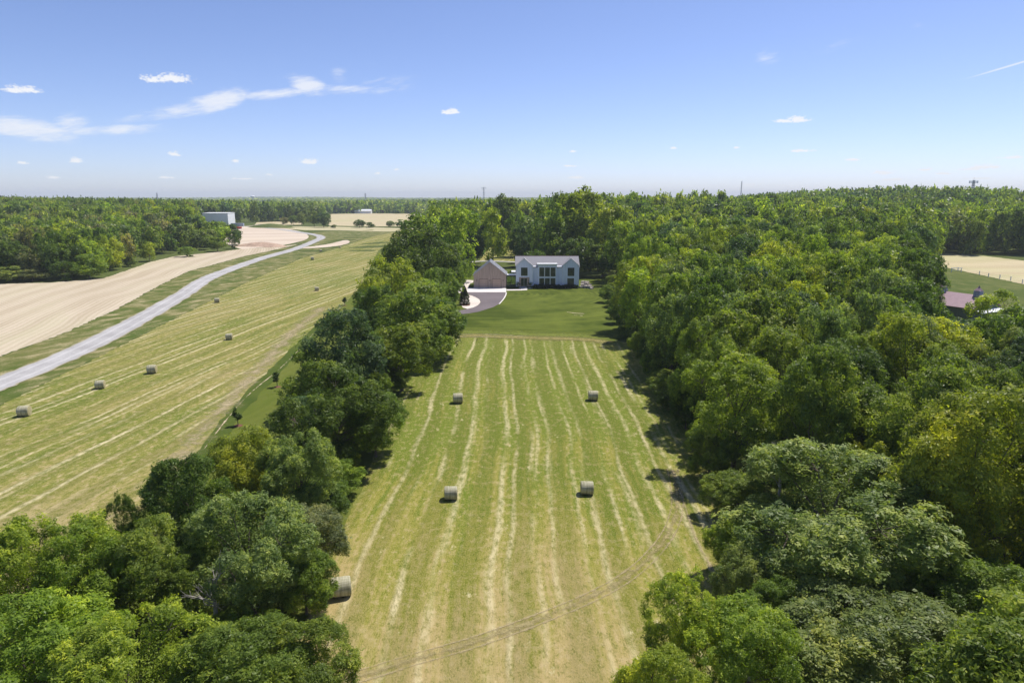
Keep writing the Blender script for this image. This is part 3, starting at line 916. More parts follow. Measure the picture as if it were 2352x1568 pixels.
def h_leftwood(x, y):
    a = at(240, 640)
    # the front of the left wood runs from the frame edge to the dirt yard
    ly = 244 + (x + 182) * .55 if x < -157 else 262 + (x + 157) * .0
    if x > -150 and y < 400: return None
    px = px_of(x, y, 0)
    if y < 1e4:
        pts = [(-900, 700), (-300, 668), (0, 648), (120, 645), (240, 634), (300, 611), (345, 595), (400, 582), (500, 573), (548, 568)]
        if px > 552: return None
        py = None
        for (p0, q0), (p1, q1) in zip(pts, pts[1:]):
            if p0 <= px <= p1: py = q0 + (q1 - q0) * (px - p0) / (p1 - p0)
        if py is None: return None
        if y < at(px, py - 4).y: return None
        if px > 515 and y > 520: return None
        near_front = y - at(px, py).y
    h = (14.5 if near_front < 14 else 16.0) + 9.5 * sstep(300, 620, y) + random.uniform(-2, 2.2)
    if 455 < px < 530 and y > 400: h = min(h, zat(512, y) + random.uniform(-1.5, 1.0))
    elif px > 530: h = min(h, zat(531, y))
    return max(h, 6.0)
FRONT = [(-60, 652), (0, 648), (120, 645), (240, 634), (300, 611), (345, 595), (400, 582), (500, 573), (545, 568)]
tpx = -60.0
while tpx < 545:
    for (p0, q0), (p1, q1) in zip(FRONT, FRONT[1:]):
        if p0 <= tpx <= p1: tpy = q0 + (q1 - q0) * (tpx - p0) / (p1 - p0)
    q_ = at(tpx, tpy - random.uniform(2, 7))
    if not 318 < tpx < 372: 
        put(q_.x, q_.y, 6.0)
        cand.append((q_.x, q_.y, random.uniform(12.0, 17.5) if tpx < 420 else (random.uniform(14, 18) if tpx < 455 else random.uniform(10.5, 13.5)), random.uniform(5.0, 6.8), wchoice(WL), 'left wood'))
    tpx += random.uniform(5.5, 8.0) * F / (q_.y + 4)
wood(6000, lambda: (random.uniform(-520, -140), random.uniform(236, 640)), 9.0, h_leftwood, (5.2, 7.4), WL, 'left wood')

def far_ok(x, y):
    px = px_of(x, y, 0)
    if -40 < x < 60 and 225 < y < 300: return False
    if 1090 < px < 1235 and y < 520: return False        # the gap behind the garage
    if px > 2165 and y < 362: return False
    if 440 < px < 960 and y < 760: return False           # yard and far fields: open country
    if x < 0 and y < 600 and px > 552 and px < 1000: return False
    return True
def h_mid(x, y):
    if y < 262 and x < 40: return None
    if not far_ok(x, y): return None
    if x < 0 and px_of(x, y, 0) < 560 and y < 600: return None
    h = 22.5 + random.uniform(-3, 3.2) + 2.5 * sstep(300, 420, y) * (1 if x > 20 else 0)
    if px_of(x, y, 0) > 2165: h -= 1.5
    return h
wood(9000, lambda: (random.uniform(-60, 400), random.uniform(262, 480)), 9.0, h_mid, (5.6, 8.0), WR, 'wood beyond the house')

# count what shows largest
cand.sort(key=lambda c: c[3] / (c[1] + 1), reverse=True)
N_SINGLE = 270 - N_TREE[0]
ZONES = {
 'right wood': [((0, 66), 'the near wood right of the meadow'), ((66, 105), 'the wood beside the meadow middle'), ((105, 150), 'the wood beside the far meadow end'),
                ((150, 205), 'the wood right of the lawn'), ((205, 400), 'the wood level with the house')],
 'left wood': [((0, 300), 'the front of the left wood above the tan field'), ((300, 400), 'the left wood beyond the tan field bend'), ((400, 900), 'the left wood by the dirt yard')],
 'wood beyond the house': [((0, 340), 'the wood just beyond the white house'), ((340, 900), 'the wooded rise far behind the white house')],
}
def zone_words(c):
    for (a, e_), w in ZONES[c[5]]:
        if a <= c[1] < e_: 
            if c[5] == 'right wood':
                ed = c[0] - edge(c[1])
                return ('first row of ' if ed < 7 else ('inside ' if ed < 20 else 'deep in ')) + w
            return 'in ' + w
    return 'in the wood'
SHAPEW = {0: 'round', 1: 'spreading', 2: 'upright', 3: 'thin-leaved', 4: 'dome-topped', 5: 'wide-topped'}
def pick_proto(y, i):
    return HI[i % len(HI)] if y < 88 else (MID[i % len(MID)] if y < 240 else FAR[i % len(FAR)])
for c in cand[:N_SINGLE]:
    i = random.choice((0, 0, 1, 1, 2, 2, 3, 4, 4, 5))
    p = pick_proto(c[1], i)
    ii = i % (len(HI) if c[1] < 88 else (len(MID) if c[1] < 240 else len(FAR)))
    size = 'tall' if c[2] > 20 else ('low' if c[2] < 13 else 'medium')
    w = zone_words(c)
    lab = f"{size} {SHAPEW[ii]} {LOOK[c[4]][1]} tree, {w}"
    if len(lab.split()) > 16: lab = f"{size} {LOOK[c[4]][1]} tree, {w}"
    add_tree('broadleaf_tree', c[0], c[1], c[2], c[3], p, c[4], lab, 'tree', f"{LOOK[c[4]][1]} {SHAPEW[ii]} trees, {w}")

# ---- masses of trees nobody could count
def low_crown(seed, n, L, W, **k):
    V, t, *_ = crown_np(seed, n, L, W, **k)
    rng = np.random.default_rng(seed)
    return V.reshape(-1, 4, 3), tint_rgba(t, rng), np.percentile(V[:, 2], 99.7), np.percentile(np.hypot(V[:, 0], V[:, 1]), 98)
LA = [low_crown(400 + i, 1700, 1.45, .80, lobes=10, clumps=8, shape=s_) for i, s_ in enumerate(('round', 'spread', 'cone', 'tall'))]
LB = [low_crown(420 + i, 330, 3.0, 1.9, lobes=9, clumps=6, shape=s_) for i, s_ in enumerate(('round', 'spread', 'cone', 'tall'))]
LC = [low_crown(440 + i, 60, 7.2, 4.6, lobes=6, clumps=4, shape=s_) for i, s_ in enumerate(('round', 'spread', 'cone', 'tall'))]

def mass(name, trees, protos, label):
    Vs, Ts = [], []
    for (x, y, h, r, k) in trees:
        V, T, top, rad = protos[int(RNG.integers(len(protos)))]
        a = RNG.uniform(0, 6.283); ca, sa = math.cos(a), math.sin(a)
        S = V * np.array([r / rad, r / rad, h / top])
        W_ = np.empty_like(S)
        W_[..., 0] = S[..., 0] * ca - S[..., 1] * sa + x
        W_[..., 1] = S[..., 0] * sa + S[..., 1] * ca + y
        W_[..., 2] = S[..., 2] + gz(x, y)
        c = LOOK[k][0]; j = RNG.uniform(.82, 1.18)
        Vs.append(W_.reshape(-1, 3)); Ts.append(T * np.array([c[0] * j * RNG.uniform(.92, 1.08), c[1] * j, c[2] * j, 1.0]))
    me = mesh_quads(name, np.vstack(Vs), np.vstack(Ts), M['leaf'])
    o = link(name, me)
    return tag(o, label, 'wood', None, 'stuff')

rest = cand[N_SINGLE:]
r1 = [c[:5] for c in rest if c[1] < 300]; r2 = [c[:5] for c in rest if c[1] >= 300]
LA2 = [low_crown(460 + i, 5200, .86, .46, lobes=13, clumps=9, shape=s_) for i, s_ in enumerate(('round', 'spread', 'cone', 'tall'))]
if r1: mass('wood', r1, LA2, 'deep crowns of the wood behind its first rows')
if r2: mass('wood', r2, LA, 'closed wood beyond the white house and the tan field')

def band(y0, y1, dmin, h0, rr, test=None):
    out = []
    y = y0
    while y < y1:
        half = .90 * (y + 7) + 40
        x = -half
        while x < half:
            xx, yy = x + random.uniform(-.42, .42) * dmin, y + random.uniform(-.42, .42) * dmin
            x += dmin
            if any(inside(p, xx, yy) for p in OPEN): continue
            if test and not test(xx, yy): continue
            pv = patchy(xx * .4, yy * .4)
            k = wchoice(WR) if pv > -.9 else random.choice(('dark', 'mid', 'blue'))
            out.append((xx, yy, h0 + random.uniform(-3, 3), random.uniform(*rr), k))
        y += dmin * .9
    return out
def t1(x, y):
    px = px_of(x, y, 0)
    if 455 < px < 960 and y < 760: return False
    if 552 < px < 700 and y < 800: return False
    if 740 < px < 995 and y < 1330: return False
    if 560 < px < 760 and 720 < y < 1050: return math.sin(x * .02) > .2 and y > 800
    if 1140 < px < 1225 and y < 560: return False
    if x > 0 and px > 2165 and y < 430: return False
    return True
def t2(x, y):
    return (math.sin(x * .0042 + 1.0) + math.sin(y * .0031 + x * .0017)) > -1.35
mass('wood', band(482, 1000, 12.5, 22, (6.2, 8.6), t1), LB, 'wooded country in the middle distance below the horizon')
mass('distant_wood', band(1000, 2300, 20, 20, (10, 14), t2), LC, 'far woods under the horizon')
mass('distant_wood', band(2300, 6500, 62, 19, (30, 42), t2), LC, 'faint blue line of woods along the horizon')

# ---- bushes and trees standing in the open
FB = 'trees and bushes in the hedge line between the far fields'
def lone(px, pyb, pyt, rpx, i, look, label, group=None, name='broadleaf_tree', cat='tree'):
    b_ = at(px, pyb); d = b_.y * math.cos(PITCH) + CAM_H * math.sin(PITCH)
    h = max(1.0, zat(pyt, b_.y)); r = rpx / F * d
    pr = (FAR if b_.y > 230 else MID)[i % 5]
    return add_tree(name, b_.x, b_.y, h, r, pr, look, label, cat, group)
lone(344, 600, 556, 23, 0, 'yellow', 'small round yellow green tree standing alone at the left wood edge')
lone(722, 521, 486, 15, 2, 'mid', 'upright green tree in the hedge line before the far tan field', FB)
lone(744, 523, 487, 20, 1, 'blue', 'broad dark tree at the left end of the far tan field', FB)
lone(693, 519, 490, 12, 0, 'grey', 'grey green tree left of the upright tree in the far hedge line', FB)
lone(675, 518, 496, 12, 4, 'mid', 'round tree at the left end of the far hedge line', FB)
lone(655, 517, 500, 12, 1, 'olive', 'brownish tree by the green earth mound', FB)
lone(826, 524, 505, 15, 4, 'dark', 'dark bush in front of the far tan field', FB, 'field_bush', 'bush')
lone(850, 524, 511, 12, 0, 'dark', 'low dark bush beside the taller one before the far tan field', FB, 'field_bush', 'bush')
lone(767, 525, 517, 8, 0, 'dark', 'small low bush under the broad dark far tree', FB, 'field_bush', 'bush')
lone(897, 523, 508, 11, 4, 'grey', 'grey green bush right of centre before the far tan field', FB, 'field_bush', 'bush')
lone(917, 523, 505, 10, 2, 'mid', 'green bush nearest the tall hedgerow before the far tan field', FB, 'field_bush', 'bush')
PB = 'purple-leaved trees by the far white farm building'
for q, (px, rp) in enumerate(((797, 8), (812, 7), (824, 8), (833, 6), (846, 6), (878, 6))):
    lone(px, 490.5, 482.5, rp, q, 'plum', 'dark purple tree in the row by the far white farm building', PB)
for px, pyb, pyt, rp, lk, lab in ((20, 648, 612, 40, 'grey', 'low grey green shrub at the left frame edge below the wood'), (75, 646, 618, 36, 'olive', 'brownish shrub at the foot of the left wood'),
                             (150, 644, 600, 34, 'dark', 'dark shrub at the tan field corner of the left wood'), (205, 640, 585, 40, 'mid', 'dark green rounded bush at the front of the left wood'),
                             (300, 612, 590, 14, 'grey', 'pale shrub between the left wood and the lone yellow tree'), (430, 590, 566, 22, 'mid', 'green shrub along the left wood above the tan field bend'),
                             (540, 572, 530, 14, 'dark', 'narrow dark shrub at the right tip of the left wood'), (500, 578, 545, 20, 'mid', 'leafy shrub near the right tip of the left wood')):
    lone(px, pyb, pyt, rp, random.randrange(5), lk, lab, 'shrubs along the left wood', 'shrub', 'bush')
# understorey along the meadow edge and under the hedgerow
UG = 'undergrowth shrubs along the edge of the big wood'
for y in np.arange(52, 235, 8.5):
    x = edge(y) - random.uniform(1.0, 2.6)
    seg = 'below the near wood' if y < 75 else ('by the middle of the meadow' if y < 112 else ('by the far end of the meadow' if y < 150 else 'beside the lawn'))
    add_tree('shrub', x, y, random.uniform(3.5, 6), random.uniform(2.2, 3.2), pick_proto(y, random.randrange(5)), random.choice(('dark', 'mid')),
             'shaded undergrowth shrub at the wood edge ' + seg, 'bush', UG + ' ' + seg)

for k, y in enumerate(np.arange(40, 176, 6.2)):
    x = -17.5 - 4.5 * sstep(60, 170, y) + random.uniform(-1.6, .8)
    seg = 'near the half hidden bale' if y < 62 else ('under the large dark spreading tree' if y < 92 else ('at the far half of the meadow' if y < 145 else 'beside the driveway bend'))
    add_tree('shrub', x, y, random.uniform(3.2, 5.5), random.uniform(2.4, 3.4), pick_proto(y, random.randrange(5)), random.choice(('dark', 'mid', 'mid')),
             'leafy shrub filling the foot of the hedgerow ' + seg, 'bush', 'shrubs at the foot of the hedgerow ' + seg)

# ---- saplings in the mown strip
SG = 'young trees planted in the mown strip'
def sapling(px, pyb, pyt, label):
    b_ = at(px, pyb); h = zat(pyt, b_.y)
    t = empty('sapling', (b_.x, b_.y, .03)); tag(t, label, 'tree', SG)
    V, tt, lc, cc = crown_np(900 + px, 700, .22, .12, RR=h * .19, H=h * .62, zlow=.05, lobes=7, clumps=5)
    V[:, 2] += h * .38
    o = link('crown', mesh_quads('crown', V, tint_rgba(tt, RNG), M['leaf']), t); o.color = (.05, .085, .02, 1)
    MB().tube((0, 0, -.1), (0, .02, h * .7), .07, .03, 8).build('trunk', M['bark'], t)
    MB().lathe([(.62, 0.02), (.5, .07), (.2, .12), (.02, .13)], 14).build('mulch_ring', M['mulch'], t)
sapling(637, 889, 858, 'thin young tree with a mulch ring, the middle one in the mown strip')
sapling(547, 978, 942, 'thin young tree with a mulch ring, the nearest one in the mown strip')
sapling(792, 702, 685, 'small leafy sapling at the dusty end of the mown strip, the farthest one')

# ---- bare dead tree among the near hedgerow crowns
def dead_tree(px, py, y, h, label, seed):
    rr = random.Random(seed)
    z = zat(py, y); x = xat(px, y, z)
    t = empty('dead_tree', (x, y, 0)); tag(t, label, 'tree')
    mb = MB(); br = MB()
    mb.tube((0, 0, -.2), (.2, .1, z * .55), .22, .15, 8); mb.tube((.2, .1, z * .55), (.1, .3, z), .15, .05, 6)
    def limb(p, d, L, r, n):
        q = p + d * L
        br.tube(p, q, r, r * .55, 5)
        if n:
            for _ in range(3):
                e = (d + Vector((rr.uniform(-.8, .8), rr.uniform(-.8, .8), rr.uniform(-.2, .7)))).normalized()
                limb(p.lerp(q, rr.uniform(.5, 1)), e, L * rr.uniform(.5, .75), r * .5, n - 1)
    for _ in range(9):
        k = rr.uniform(.6, 1)
        limb(Vector((.15, .2, z * k)), Vector((rr.uniform(-1, 1), rr.uniform(-1, 1), rr.uniform(.2, 1.1))).normalized(), h * rr.uniform(.5, 1), .05, 2)
    mb.build('trunk', M['deadwood'], t); br.build('branch', M['deadwood'], t)
dead_tree(480, 1335, 41, 1.7, 'bare dead tree with pale twigs among the near hedgerow crowns', 4)
dead_tree(1795, 1035, 55, .9, 'bare dead twigs poking out left of the yellow topped tree', 9)

# ------------------------------------------------------------------ hay bales
m, g, b = material('bale_wrap', .9, .1)
o_ = g.sep(g.obj())
ring = g.noise(g.vec(g.mul(o_[0], 1.2), g.mul(o_[1], 9.), g.mul(o_[2], 9.)), 1.0, 5, .7)
bands = g.noise(g.vec(g.mul(o_[0], 11.), g.mul(o_[1], .6), g.mul(o_[2], .6)), 1.0, 4, .7)
g.put(b.inputs['Base Color'], g.mix(g.ss(g.add(g.mul(ring, .5), g.mul(bands, .6)), .40, .72), (.25, .235, .14), (.52, .49, .35)))
bump(g, b, g.add(ring, bands), .8, .06)
M['bale'] = m
m, g, b = material('bale_end', .95, .05)
o_ = g.sep(g.obj())
rad_ = g.m('SQRT', g.add(g.mul(o_[1], o_[1]), g.mul(o_[2], o_[2])))
sp = g.m('SINE', g.add(g.mul(rad_, 70.), g.mul(g.noise(g.obj(), 4., 4), 9.)))
g.put(b.inputs['Base Color'], g.mix(g.ss(sp, -.8, .8), (.34, .29, .15), (.56, .50, .30)))
bump(g, b, sp, .5, .04)
M['bale_end'] = m
def bale_meshes():
    L, Rr, n = 1.30, .70, 40
    rr = random.Random(3)
    mb = MB(); vs, fs = [], []
    prof = [(-L / 2, Rr * .93), (-L / 2 + .07, Rr * .99), (-L * .25, Rr * 1.01), (0, Rr), (L * .25, Rr * 1.01), (L / 2 - .07, Rr * .99), (L / 2, Rr * .93)]
    for (x, r) in prof:
        for i in range(n):
            a = 2 * math.pi * i / n
            q = r * (1 + .02 * math.sin(3 * a + x * 2) + rr.uniform(-.008, .008))
            zc = Rr + q * math.sin(a)
            vs.append((x, q * math.cos(a), max(.0, zc) if zc > .06 else .02 + zc * .3))
    for k in range(len(prof) - 1):
        for i in range(n):
            j = (i + 1) % n
            fs.append((k * n + i, (k + 1) * n + i, (k + 1) * n + j, k * n + j))
    mb.add(vs, fs)
    ends = []
    for k, s in ((0, -1), (len(prof) - 1, 1)):
        e = MB(); ring_ = vs[k * n:(k + 1) * n]
        inn = [(x + s * .025, y * .6, Rr + (z - Rr) * .6) for x, y, z in ring_]
        cen = [(ring_[0][0] + s * .035, 0, Rr)]
        e.add(ring_ + inn + cen, [(i, (i + 1) % n, (i + 1) % n + n, i + n) for i in range(n)] + [(i + n, (i + 1) % n + n, 2 * n) for i in range(n)])
        ends.append(e)
    return mb, ends
bmb, bends = bale_meshes()
BALES = [((1036, 1146), 4, 'round hay bale in the near left of the middle meadow'), ((1348, 1134), -4, 'round hay bale in the near right of the middle meadow'),
         ((1052, 925), 2, 'round hay bale in the far left of the middle meadow'), ((1362, 919), -3, 'round hay bale in the far right of the middle meadow'),
         ((785, 1367), 14, 'round hay bale half under the hedgerow tree at the meadow edge'),
         ((57, 955), 14, 'round hay bale nearest the left frame edge on the striped slope'), ((231, 892), 14, 'round hay bale on the left slope, second from the frame edge'),
         ((350, 857), 14, 'round hay bale on the left slope, third from the frame edge'), ((527, 780), 12, 'round hay bale alone in the middle of the left slope'),
         ((499, 695), 16, 'round hay bale beside the rough verge of the gravel road'), ((728, 668), 8, 'round hay bale near the dusty strip end on the left slope'),
         ((718, 597), 6, 'far round hay bale just below the pair near the road bend'), ((737, 578.5), 20, 'far round hay bale closest to the dusty road bend'),
         ((781, 571), 86, 'far round hay bale turned with its flat end to the view'), ((858, 553.5), 25, 'farthest hay bale on the left slope, by the tall hedgerow'),
         ((1160, 566), 10, 'distant hay bale seen through the gap behind the garage'), ((762, 568), 30, 'low dark bale beside the pale soil heap at the road bend')]
bale0 = None
for (p, rz, lab) in BALES[:16]:
    q = at(*p)
    if bale0 is None:
        t = bmb.build('hay_bale', M['bale'], None, 0, True)
        kids = [e.build('end_face', M['bale_end'], t, 0, True) for e in bends]
        bale0 = (t, kids)
    else:
        t = bale0[0].copy(); COL.objects.link(t)
        for k in bale0[1]:
            c = k.copy(); COL.objects.link(c); c.parent = t
    t.location = (q.x, q.y, .03); t.rotation_euler = (0, 0, R(rz + random.uniform(-3, 3)))
    s_ = random.uniform(.98, 1.10); t.scale = (s_, s_, s_ * .97)
    tag(t, lab, 'hay bale', 'round hay bales left on the mown fields')

# ------------------------------------------------------------------ the house
def batten_mat(name, c, pitch, depth=.35, rough=.7, var=.06):
    m, g, b = material(name, rough, .25)
    o = g.sep(g.obj())
    s = g.m('SINE', g.mul(g.add(o[0], o[1]), 2 * math.pi / pitch))
    groove = g.ss(s, .80, .97)
    n = g.noise(g.vec(g.mul(o[0], 2.5), g.mul(o[1], 2.5), g.mul(o[2], .25)), 1.0, 4, .6)
    col = g.mix(g.ss(n, .3, .7), tuple(x * (1 - var) for x in c), tuple(min(1, x * (1 + var)) for x in c))
    g.put(b.inputs['Base Color'], g.mix(g.mul(groove, depth), col, tuple(x * .45 for x in c)))
    bump(g, b, groove, .5, .03)
    return m
M['white'] = batten_mat('white_board_siding', (.80, .84, .93), .55, .34)  # white paint, with the blue of the shaded front mixed into its colour
M['cedar'] = batten_mat('pale_cedar_boards', (.50, .38, .305), .32, .45, .8, .14)
M['cedar_door'] = batten_mat('cedar_door_boards', (.56, .41, .32), .5, .25, .75, .06)
M['dark_cedar'] = simple('shadow_gap_timber', (.14, .10, .08), .9, .1)
M['trim'] = simple('white_trim', (.80, .80, .79), .5, .4, .03)
M['dark_trim'] = simple('dark_metal_trim', (.03, .032, .036), .45, .4, .1)
M['shingle'] = simple('grey_shingles', (.27, .262, .275), .9, .2, .18, 5, 0, (1, 1, 4))
M['seam'] = simple('grey_metal_roof', (.46, .46, .48), .5, .5, .06, 1.5)
M['ridge'] = simple('ridge_flashing', (.30, .17, .13), .7, .3, .1)
M['stone'] = simple('step_stone', (.50, .48, .46), .9, .2, .15)
M['planter'] = simple('pale_clay_pot', (.42, .36, .31), .8, .2, .1)
M['curtain'] = simple('room_floor', (.22, .19, .15), .9, .1, .1)
def glass_mat():
    m = bpy.data.materials.new('window_glass'); m.use_nodes = True
    nt = m.node_tree; g = G(nt); b = nt.nodes['Principled BSDF']
    n = g.noise(g.obj(), .6, 3)
    g.put(b.inputs['Base Color'], g.mix(g.ss(n, .35, .65), (.018, .026, .024), (.050, .066, .058)))
    b.inputs['Roughness'].default_value = .03; b.inputs['IOR'].default_value = 1.6
    b.inputs['Specular IOR Level'].default_value = .5
    return m
M['glass'] = glass_mat()

S3 = .0232
def hx(zx): return (zx - 1065) * S3
def hz(zy): return (800 - zy) * S3
base = h3(1065, 800)
HO = empty('house', (base.x, base.y, .06))
tag(HO, 'white two-storey board-sided house with two front gables and a grey roof', 'house')
W_, D_ = hx(1975), 11.2
RZ, RY = 10.25, 5.9
wall = MB()
wall.prism([(.7, 0), (D_, 0), (D_, 7.1), (RY, RZ - .25), (.7, 7.2)], .12, W_ - .12, 'x')
bay = lambda x0, x1: wall.prism([(x0, 0), (x1, 0), (x1, 7.55), ((x0 + x1) / 2, 9.85), (x0, 7.55)], 0, 5.5, 'y')
bay(0, hx(1305)); bay(hx(1735), W_)
wall.box(hx(1385), .05, 0, hx(1655), 2.5, 7.75)
wall.build('wall', M['white'], HO)
rf = MB()
rf.slab([(-.25, .35, 6.98), (W_ + .25, .35, 6.98), (W_ + .25, RY, RZ), (-.25, RY, RZ)], .16)
rf.slab([(-.25, D_ + .4, 6.9), (W_ + .25, D_ + .4, 6.9), (W_ + .25, RY + .01, RZ), (-.25, RY + .01, RZ)], .16)
roof = rf.build('roof', M['shingle'], HO)
for (x0, x1) in ((0, hx(1305)), (hx(1735), W_)):
    gr = MB(); xm = (x0 + x1) / 2; ov = .16
    sl = (9.85 - 7.55) / (xm - x0)
    gr.slab([(x0 - ov, -.16, 7.62 - ov * sl), (xm, -.16, 9.95), (xm, 5.6, 9.95), (x0 - ov, 5.6, 7.62 - ov * sl)], .12)
    gr.slab([(x1 + ov, -.16, 7.62 - ov * sl), (xm + .005, -.16, 9.95), (xm + .005, 5.6, 9.95), (x1 + ov, 5.6, 7.62 - ov * sl)], .12)
    gr.build('gable_roof', M['shingle'], HO)
    tr = MB()                                    # pale barge boards under the verge
    for xa in (x0 - ov, x1 + ov):
        tr.slab([(xa, -.20, 7.60 - ov * sl), (xm, -.20, 9.93), (xm, -.165, 9.93), (xa, -.165, 7.60 - ov * sl)], .2)
    tr.build('barge_board', M['trim'], HO)
MB().box(hx(1368), -.35, 7.78, hx(1662), 3.6, 8.14).build('flat_roof', M['trim'], HO, .03)
MB().box(-.25, RY - .12, RZ - .02, W_ + .25, RY + .12, RZ + .05).build('ridge_cap', M['ridge'], HO)

def window(parent, x0, z0, x1, z1, y, nx=1, nz=1, fm='trim', ft=.09, name='window'):
    fr = MB()
    for a, c, e, f in ((x0 - ft, z0 - ft, x0, z1 + ft), (x1, z0 - ft, x1 + ft, z1 + ft), (x0, z0 - ft, x1, z0), (x0, z1, x1, z1 + ft)):
        fr.box(a, y - .06, c, e, y + .02, f)
    for i in range(1, nx):
        xm = x0 + (x1 - x0) * i / nx; fr.box(xm - .03, y - .045, z0, xm + .03, y + .01, z1)
    for i in range(1, nz):
        zm = z0 + (z1 - z0) * i / nz; fr.box(x0, y - .043, zm - .03, x1, y + .012, zm + .03)
    w = fr.build(name, M[fm], parent)
    MB().box(x0, y - .02, z0, x1, y - .008, z1).build('pane', M['glass'], w)
    return w
window(HO, hx(1140), hz(620), hx(1228), hz(507), 0, fm='dark_trim', ft=.07)
window(HO, hx(1814), hz(622), hx(1902), hz(510), 0, fm='dark_trim', ft=.07)
window(HO, hx(1811), hz(786), hx(1900), hz(662), 0, fm='dark_trim', ft=.07)
for a, c in ((1402, 1472), (1483, 1553), (1564, 1634)):
    window(HO, hx(a), hz(632), hx(c), hz(503), .05, fm='trim', ft=.12)
    window(HO, hx(a), hz(780), hx(c), hz(657), .05, fm='trim', ft=.12)
# entrance: timber surround, glazed double door, wall lamps
sr = MB()
for a, c, e, f in ((1110, 784, 1136, 645), (1227, 784, 1258, 645), (1136, 658, 1227, 645)):
    sr.box(hx(a), -.16, hz(c), hx(e), .0, hz(f))
sr.build('door_surround', M['cedar'], HO)
for a, c in ((1137, 1180), (1183, 1226)):
    dr = MB()
    x0, x1, z0, z1 = hx(a), hx(c), hz(782), hz(659)
    for p in ((x0, z0, x0 + .09, z1), (x1 - .09, z0, x1, z1), (x0 + .09, z0, x1 - .09, z0 + .14), (x0 + .09, z1 - .09, x1 - .09, z1)):
        dr.box(p[0], -.07, p[1], p[2], -.01, p[3])
    d_ = dr.build('front_door', M['dark_trim'], HO)
    MB().box(x0 + .09, -.035, z0 + .14, x1 - .09, -.025, z1 - .09).build('pane', M['glass'], d_)
    hxx = x1 - .05 if a < 1150 else x0 + .05
    MB().tube((hxx, -.12, z0 + .9), (hxx, -.12, z0 + 1.6), .02, .02, 6).build('handle', M['dark_trim'], d_)
def sconce(parent, x, z, y):
    mb = MB().box(x - .05, y - .03, z - .25, x + .05, y, z + .25)
    mb.box(x - .08, y - .17, z - .22, x + .08, y - .035, z + .18).box(x - .10, y - .19, z + .185, x + .10, y - .02, z + .22)
    mb.build('wall_lamp', M['dark_trim'], parent)
sconce(HO, hx(1122), hz(690), -.16); sconce(HO, hx(1243), hz(690), -.16)
st = MB().box(hx(1100), -2.0, 0, hx(1300), 0, .34)
st.box(hx(1135), -2.6, 0, hx(1232), -2.0, .18)
st.build('entrance_step', M['stone'], HO, .02)
MB().box(hx(1305) - .05, -.02, .2, hx(1305) + .05, .1, 7.4).box(hx(1735) - .05, -.02, .2, hx(1735) + .05, .1, 7.4).build('downpipe', M['trim'], HO)

GA = empty('garage', (base.x, base.y, .06))
tag(GA, 'steep-gabled two-door garage clad in pale cedar boards beside the white house', 'garage')
g0, g1 = hx(455), hx(925); gm = (g0 + g1) / 2; ge, gt, gd = 4.45, 8.75, 10.2
MB().prism([(g0, 0), (g1, 0), (g1, ge), (gm, gt), (g0, ge)], 0, gd, 'y').build('wall', M['cedar'], GA)
sl = (gt - ge) / (gm - g0)
for s_, xa in ((-1, g0), (1, g1)):
    r_ = MB(); ex = xa + s_ * .32
    r_.slab([(ex, -.22, ge + .14 - .32 * sl), (gm + s_ * .003, -.22, gt + .14), (gm + s_ * .003, gd + .2, gt + .14), (ex, gd + .2, ge + .14 - .32 * sl)], .13)
    ro = r_.build('roof', M['seam'], GA)
    sm = MB()
    for k in range(18):
        yy = -.1 + k * (gd + .1) / 17
        sm.slab([(ex, yy, ge + .18 - .32 * sl), (gm + s_ * .01, yy, gt + .18), (gm + s_ * .01, yy + .05, gt + .18), (ex, yy + .05, ge + .18 - .32 * sl)], .05)
    sm.build('standing_seam', M['seam'], ro)
for a, c in ((535, 658), (722, 848)):
    d_ = MB().box(hx(a), -.03, 0, hx(c), .05, hz(674)).build('garage_door', M['cedar_door'], GA)
    fr = MB().box(hx(a) - .1, -.07, 0, hx(a), .02, hz(670)).box(hx(c), -.07, 0, hx(c) + .1, .02, hz(670)).box(hx(a), -.068, hz(674), hx(c), .018, hz(669))
    fr.build('door_frame', M['dark_cedar'], d_)
    gl = MB()
    for k in range(1, 4):
        zz = hz(674) * k / 4
        gl.box(hx(a), -.038, zz - .015, hx(c), -.031, zz + .015)
    gl.build('door_joint', M['dark_cedar'], d_)
for a in (500, 689, 880): sconce(GA, hx(a), hz(690), 0)
MB().box(g1 - .02, -.05, 0, g1 + .08, .06, ge - .3).build('downpipe', M['dark_trim'], GA)

BW = empty('breezeway', (base.x, base.y, .06))
tag(BW, 'flat-roofed glazed breezeway joining the cedar garage to the white house', 'passage')
b0, b1 = hx(928), hx(1063)
MB().box(b0, 2.0, 4.05, b1, 5.2, 4.22).build('roof', M['trim'], BW)
MB().box(b0, 2.1, 3.65, b1, 5.1, 4.05).build('fascia', M['dark_trim'], BW)
for y in (2.15, 5.0):
    for zx in (930, 996, 1061):
        MB().box(hx(zx) - .05, y - .05, 0, hx(zx) + .05, y + .05, 3.65).build('post', M['dark_trim'], BW)
MB().box(b0, 1.8, 0, b1, 5.4, .12).build('floor_slab', M['concrete'], BW)
m = bpy.data.materials.new('clear_glass'); m.use_nodes = True
nt = m.node_tree; g = G(nt)
gl = g.n('ShaderNodeBsdfGlossy'); gl.inputs['Roughness'].default_value = .02; gl.inputs['Color'].default_value = (.9, .95, .92, 1)
tp = g.n('ShaderNodeBsdfTransparent'); tp.inputs['Color'].default_value = (.55, .62, .56, 1)
fz = g.n('ShaderNodeFresnel'); fz.inputs[0].default_value = 1.6
mx = g.n('ShaderNodeMixShader')
nt.links.new(fz.outputs[0], mx.inputs[0]); nt.links.new(tp.outputs[0], mx.inputs[1]); nt.links.new(gl.outputs[0], mx.inputs[2])
nt.links.new(mx.outputs[0], nt.nodes['Material Output'].inputs['Surface'])
M['clear'] = m
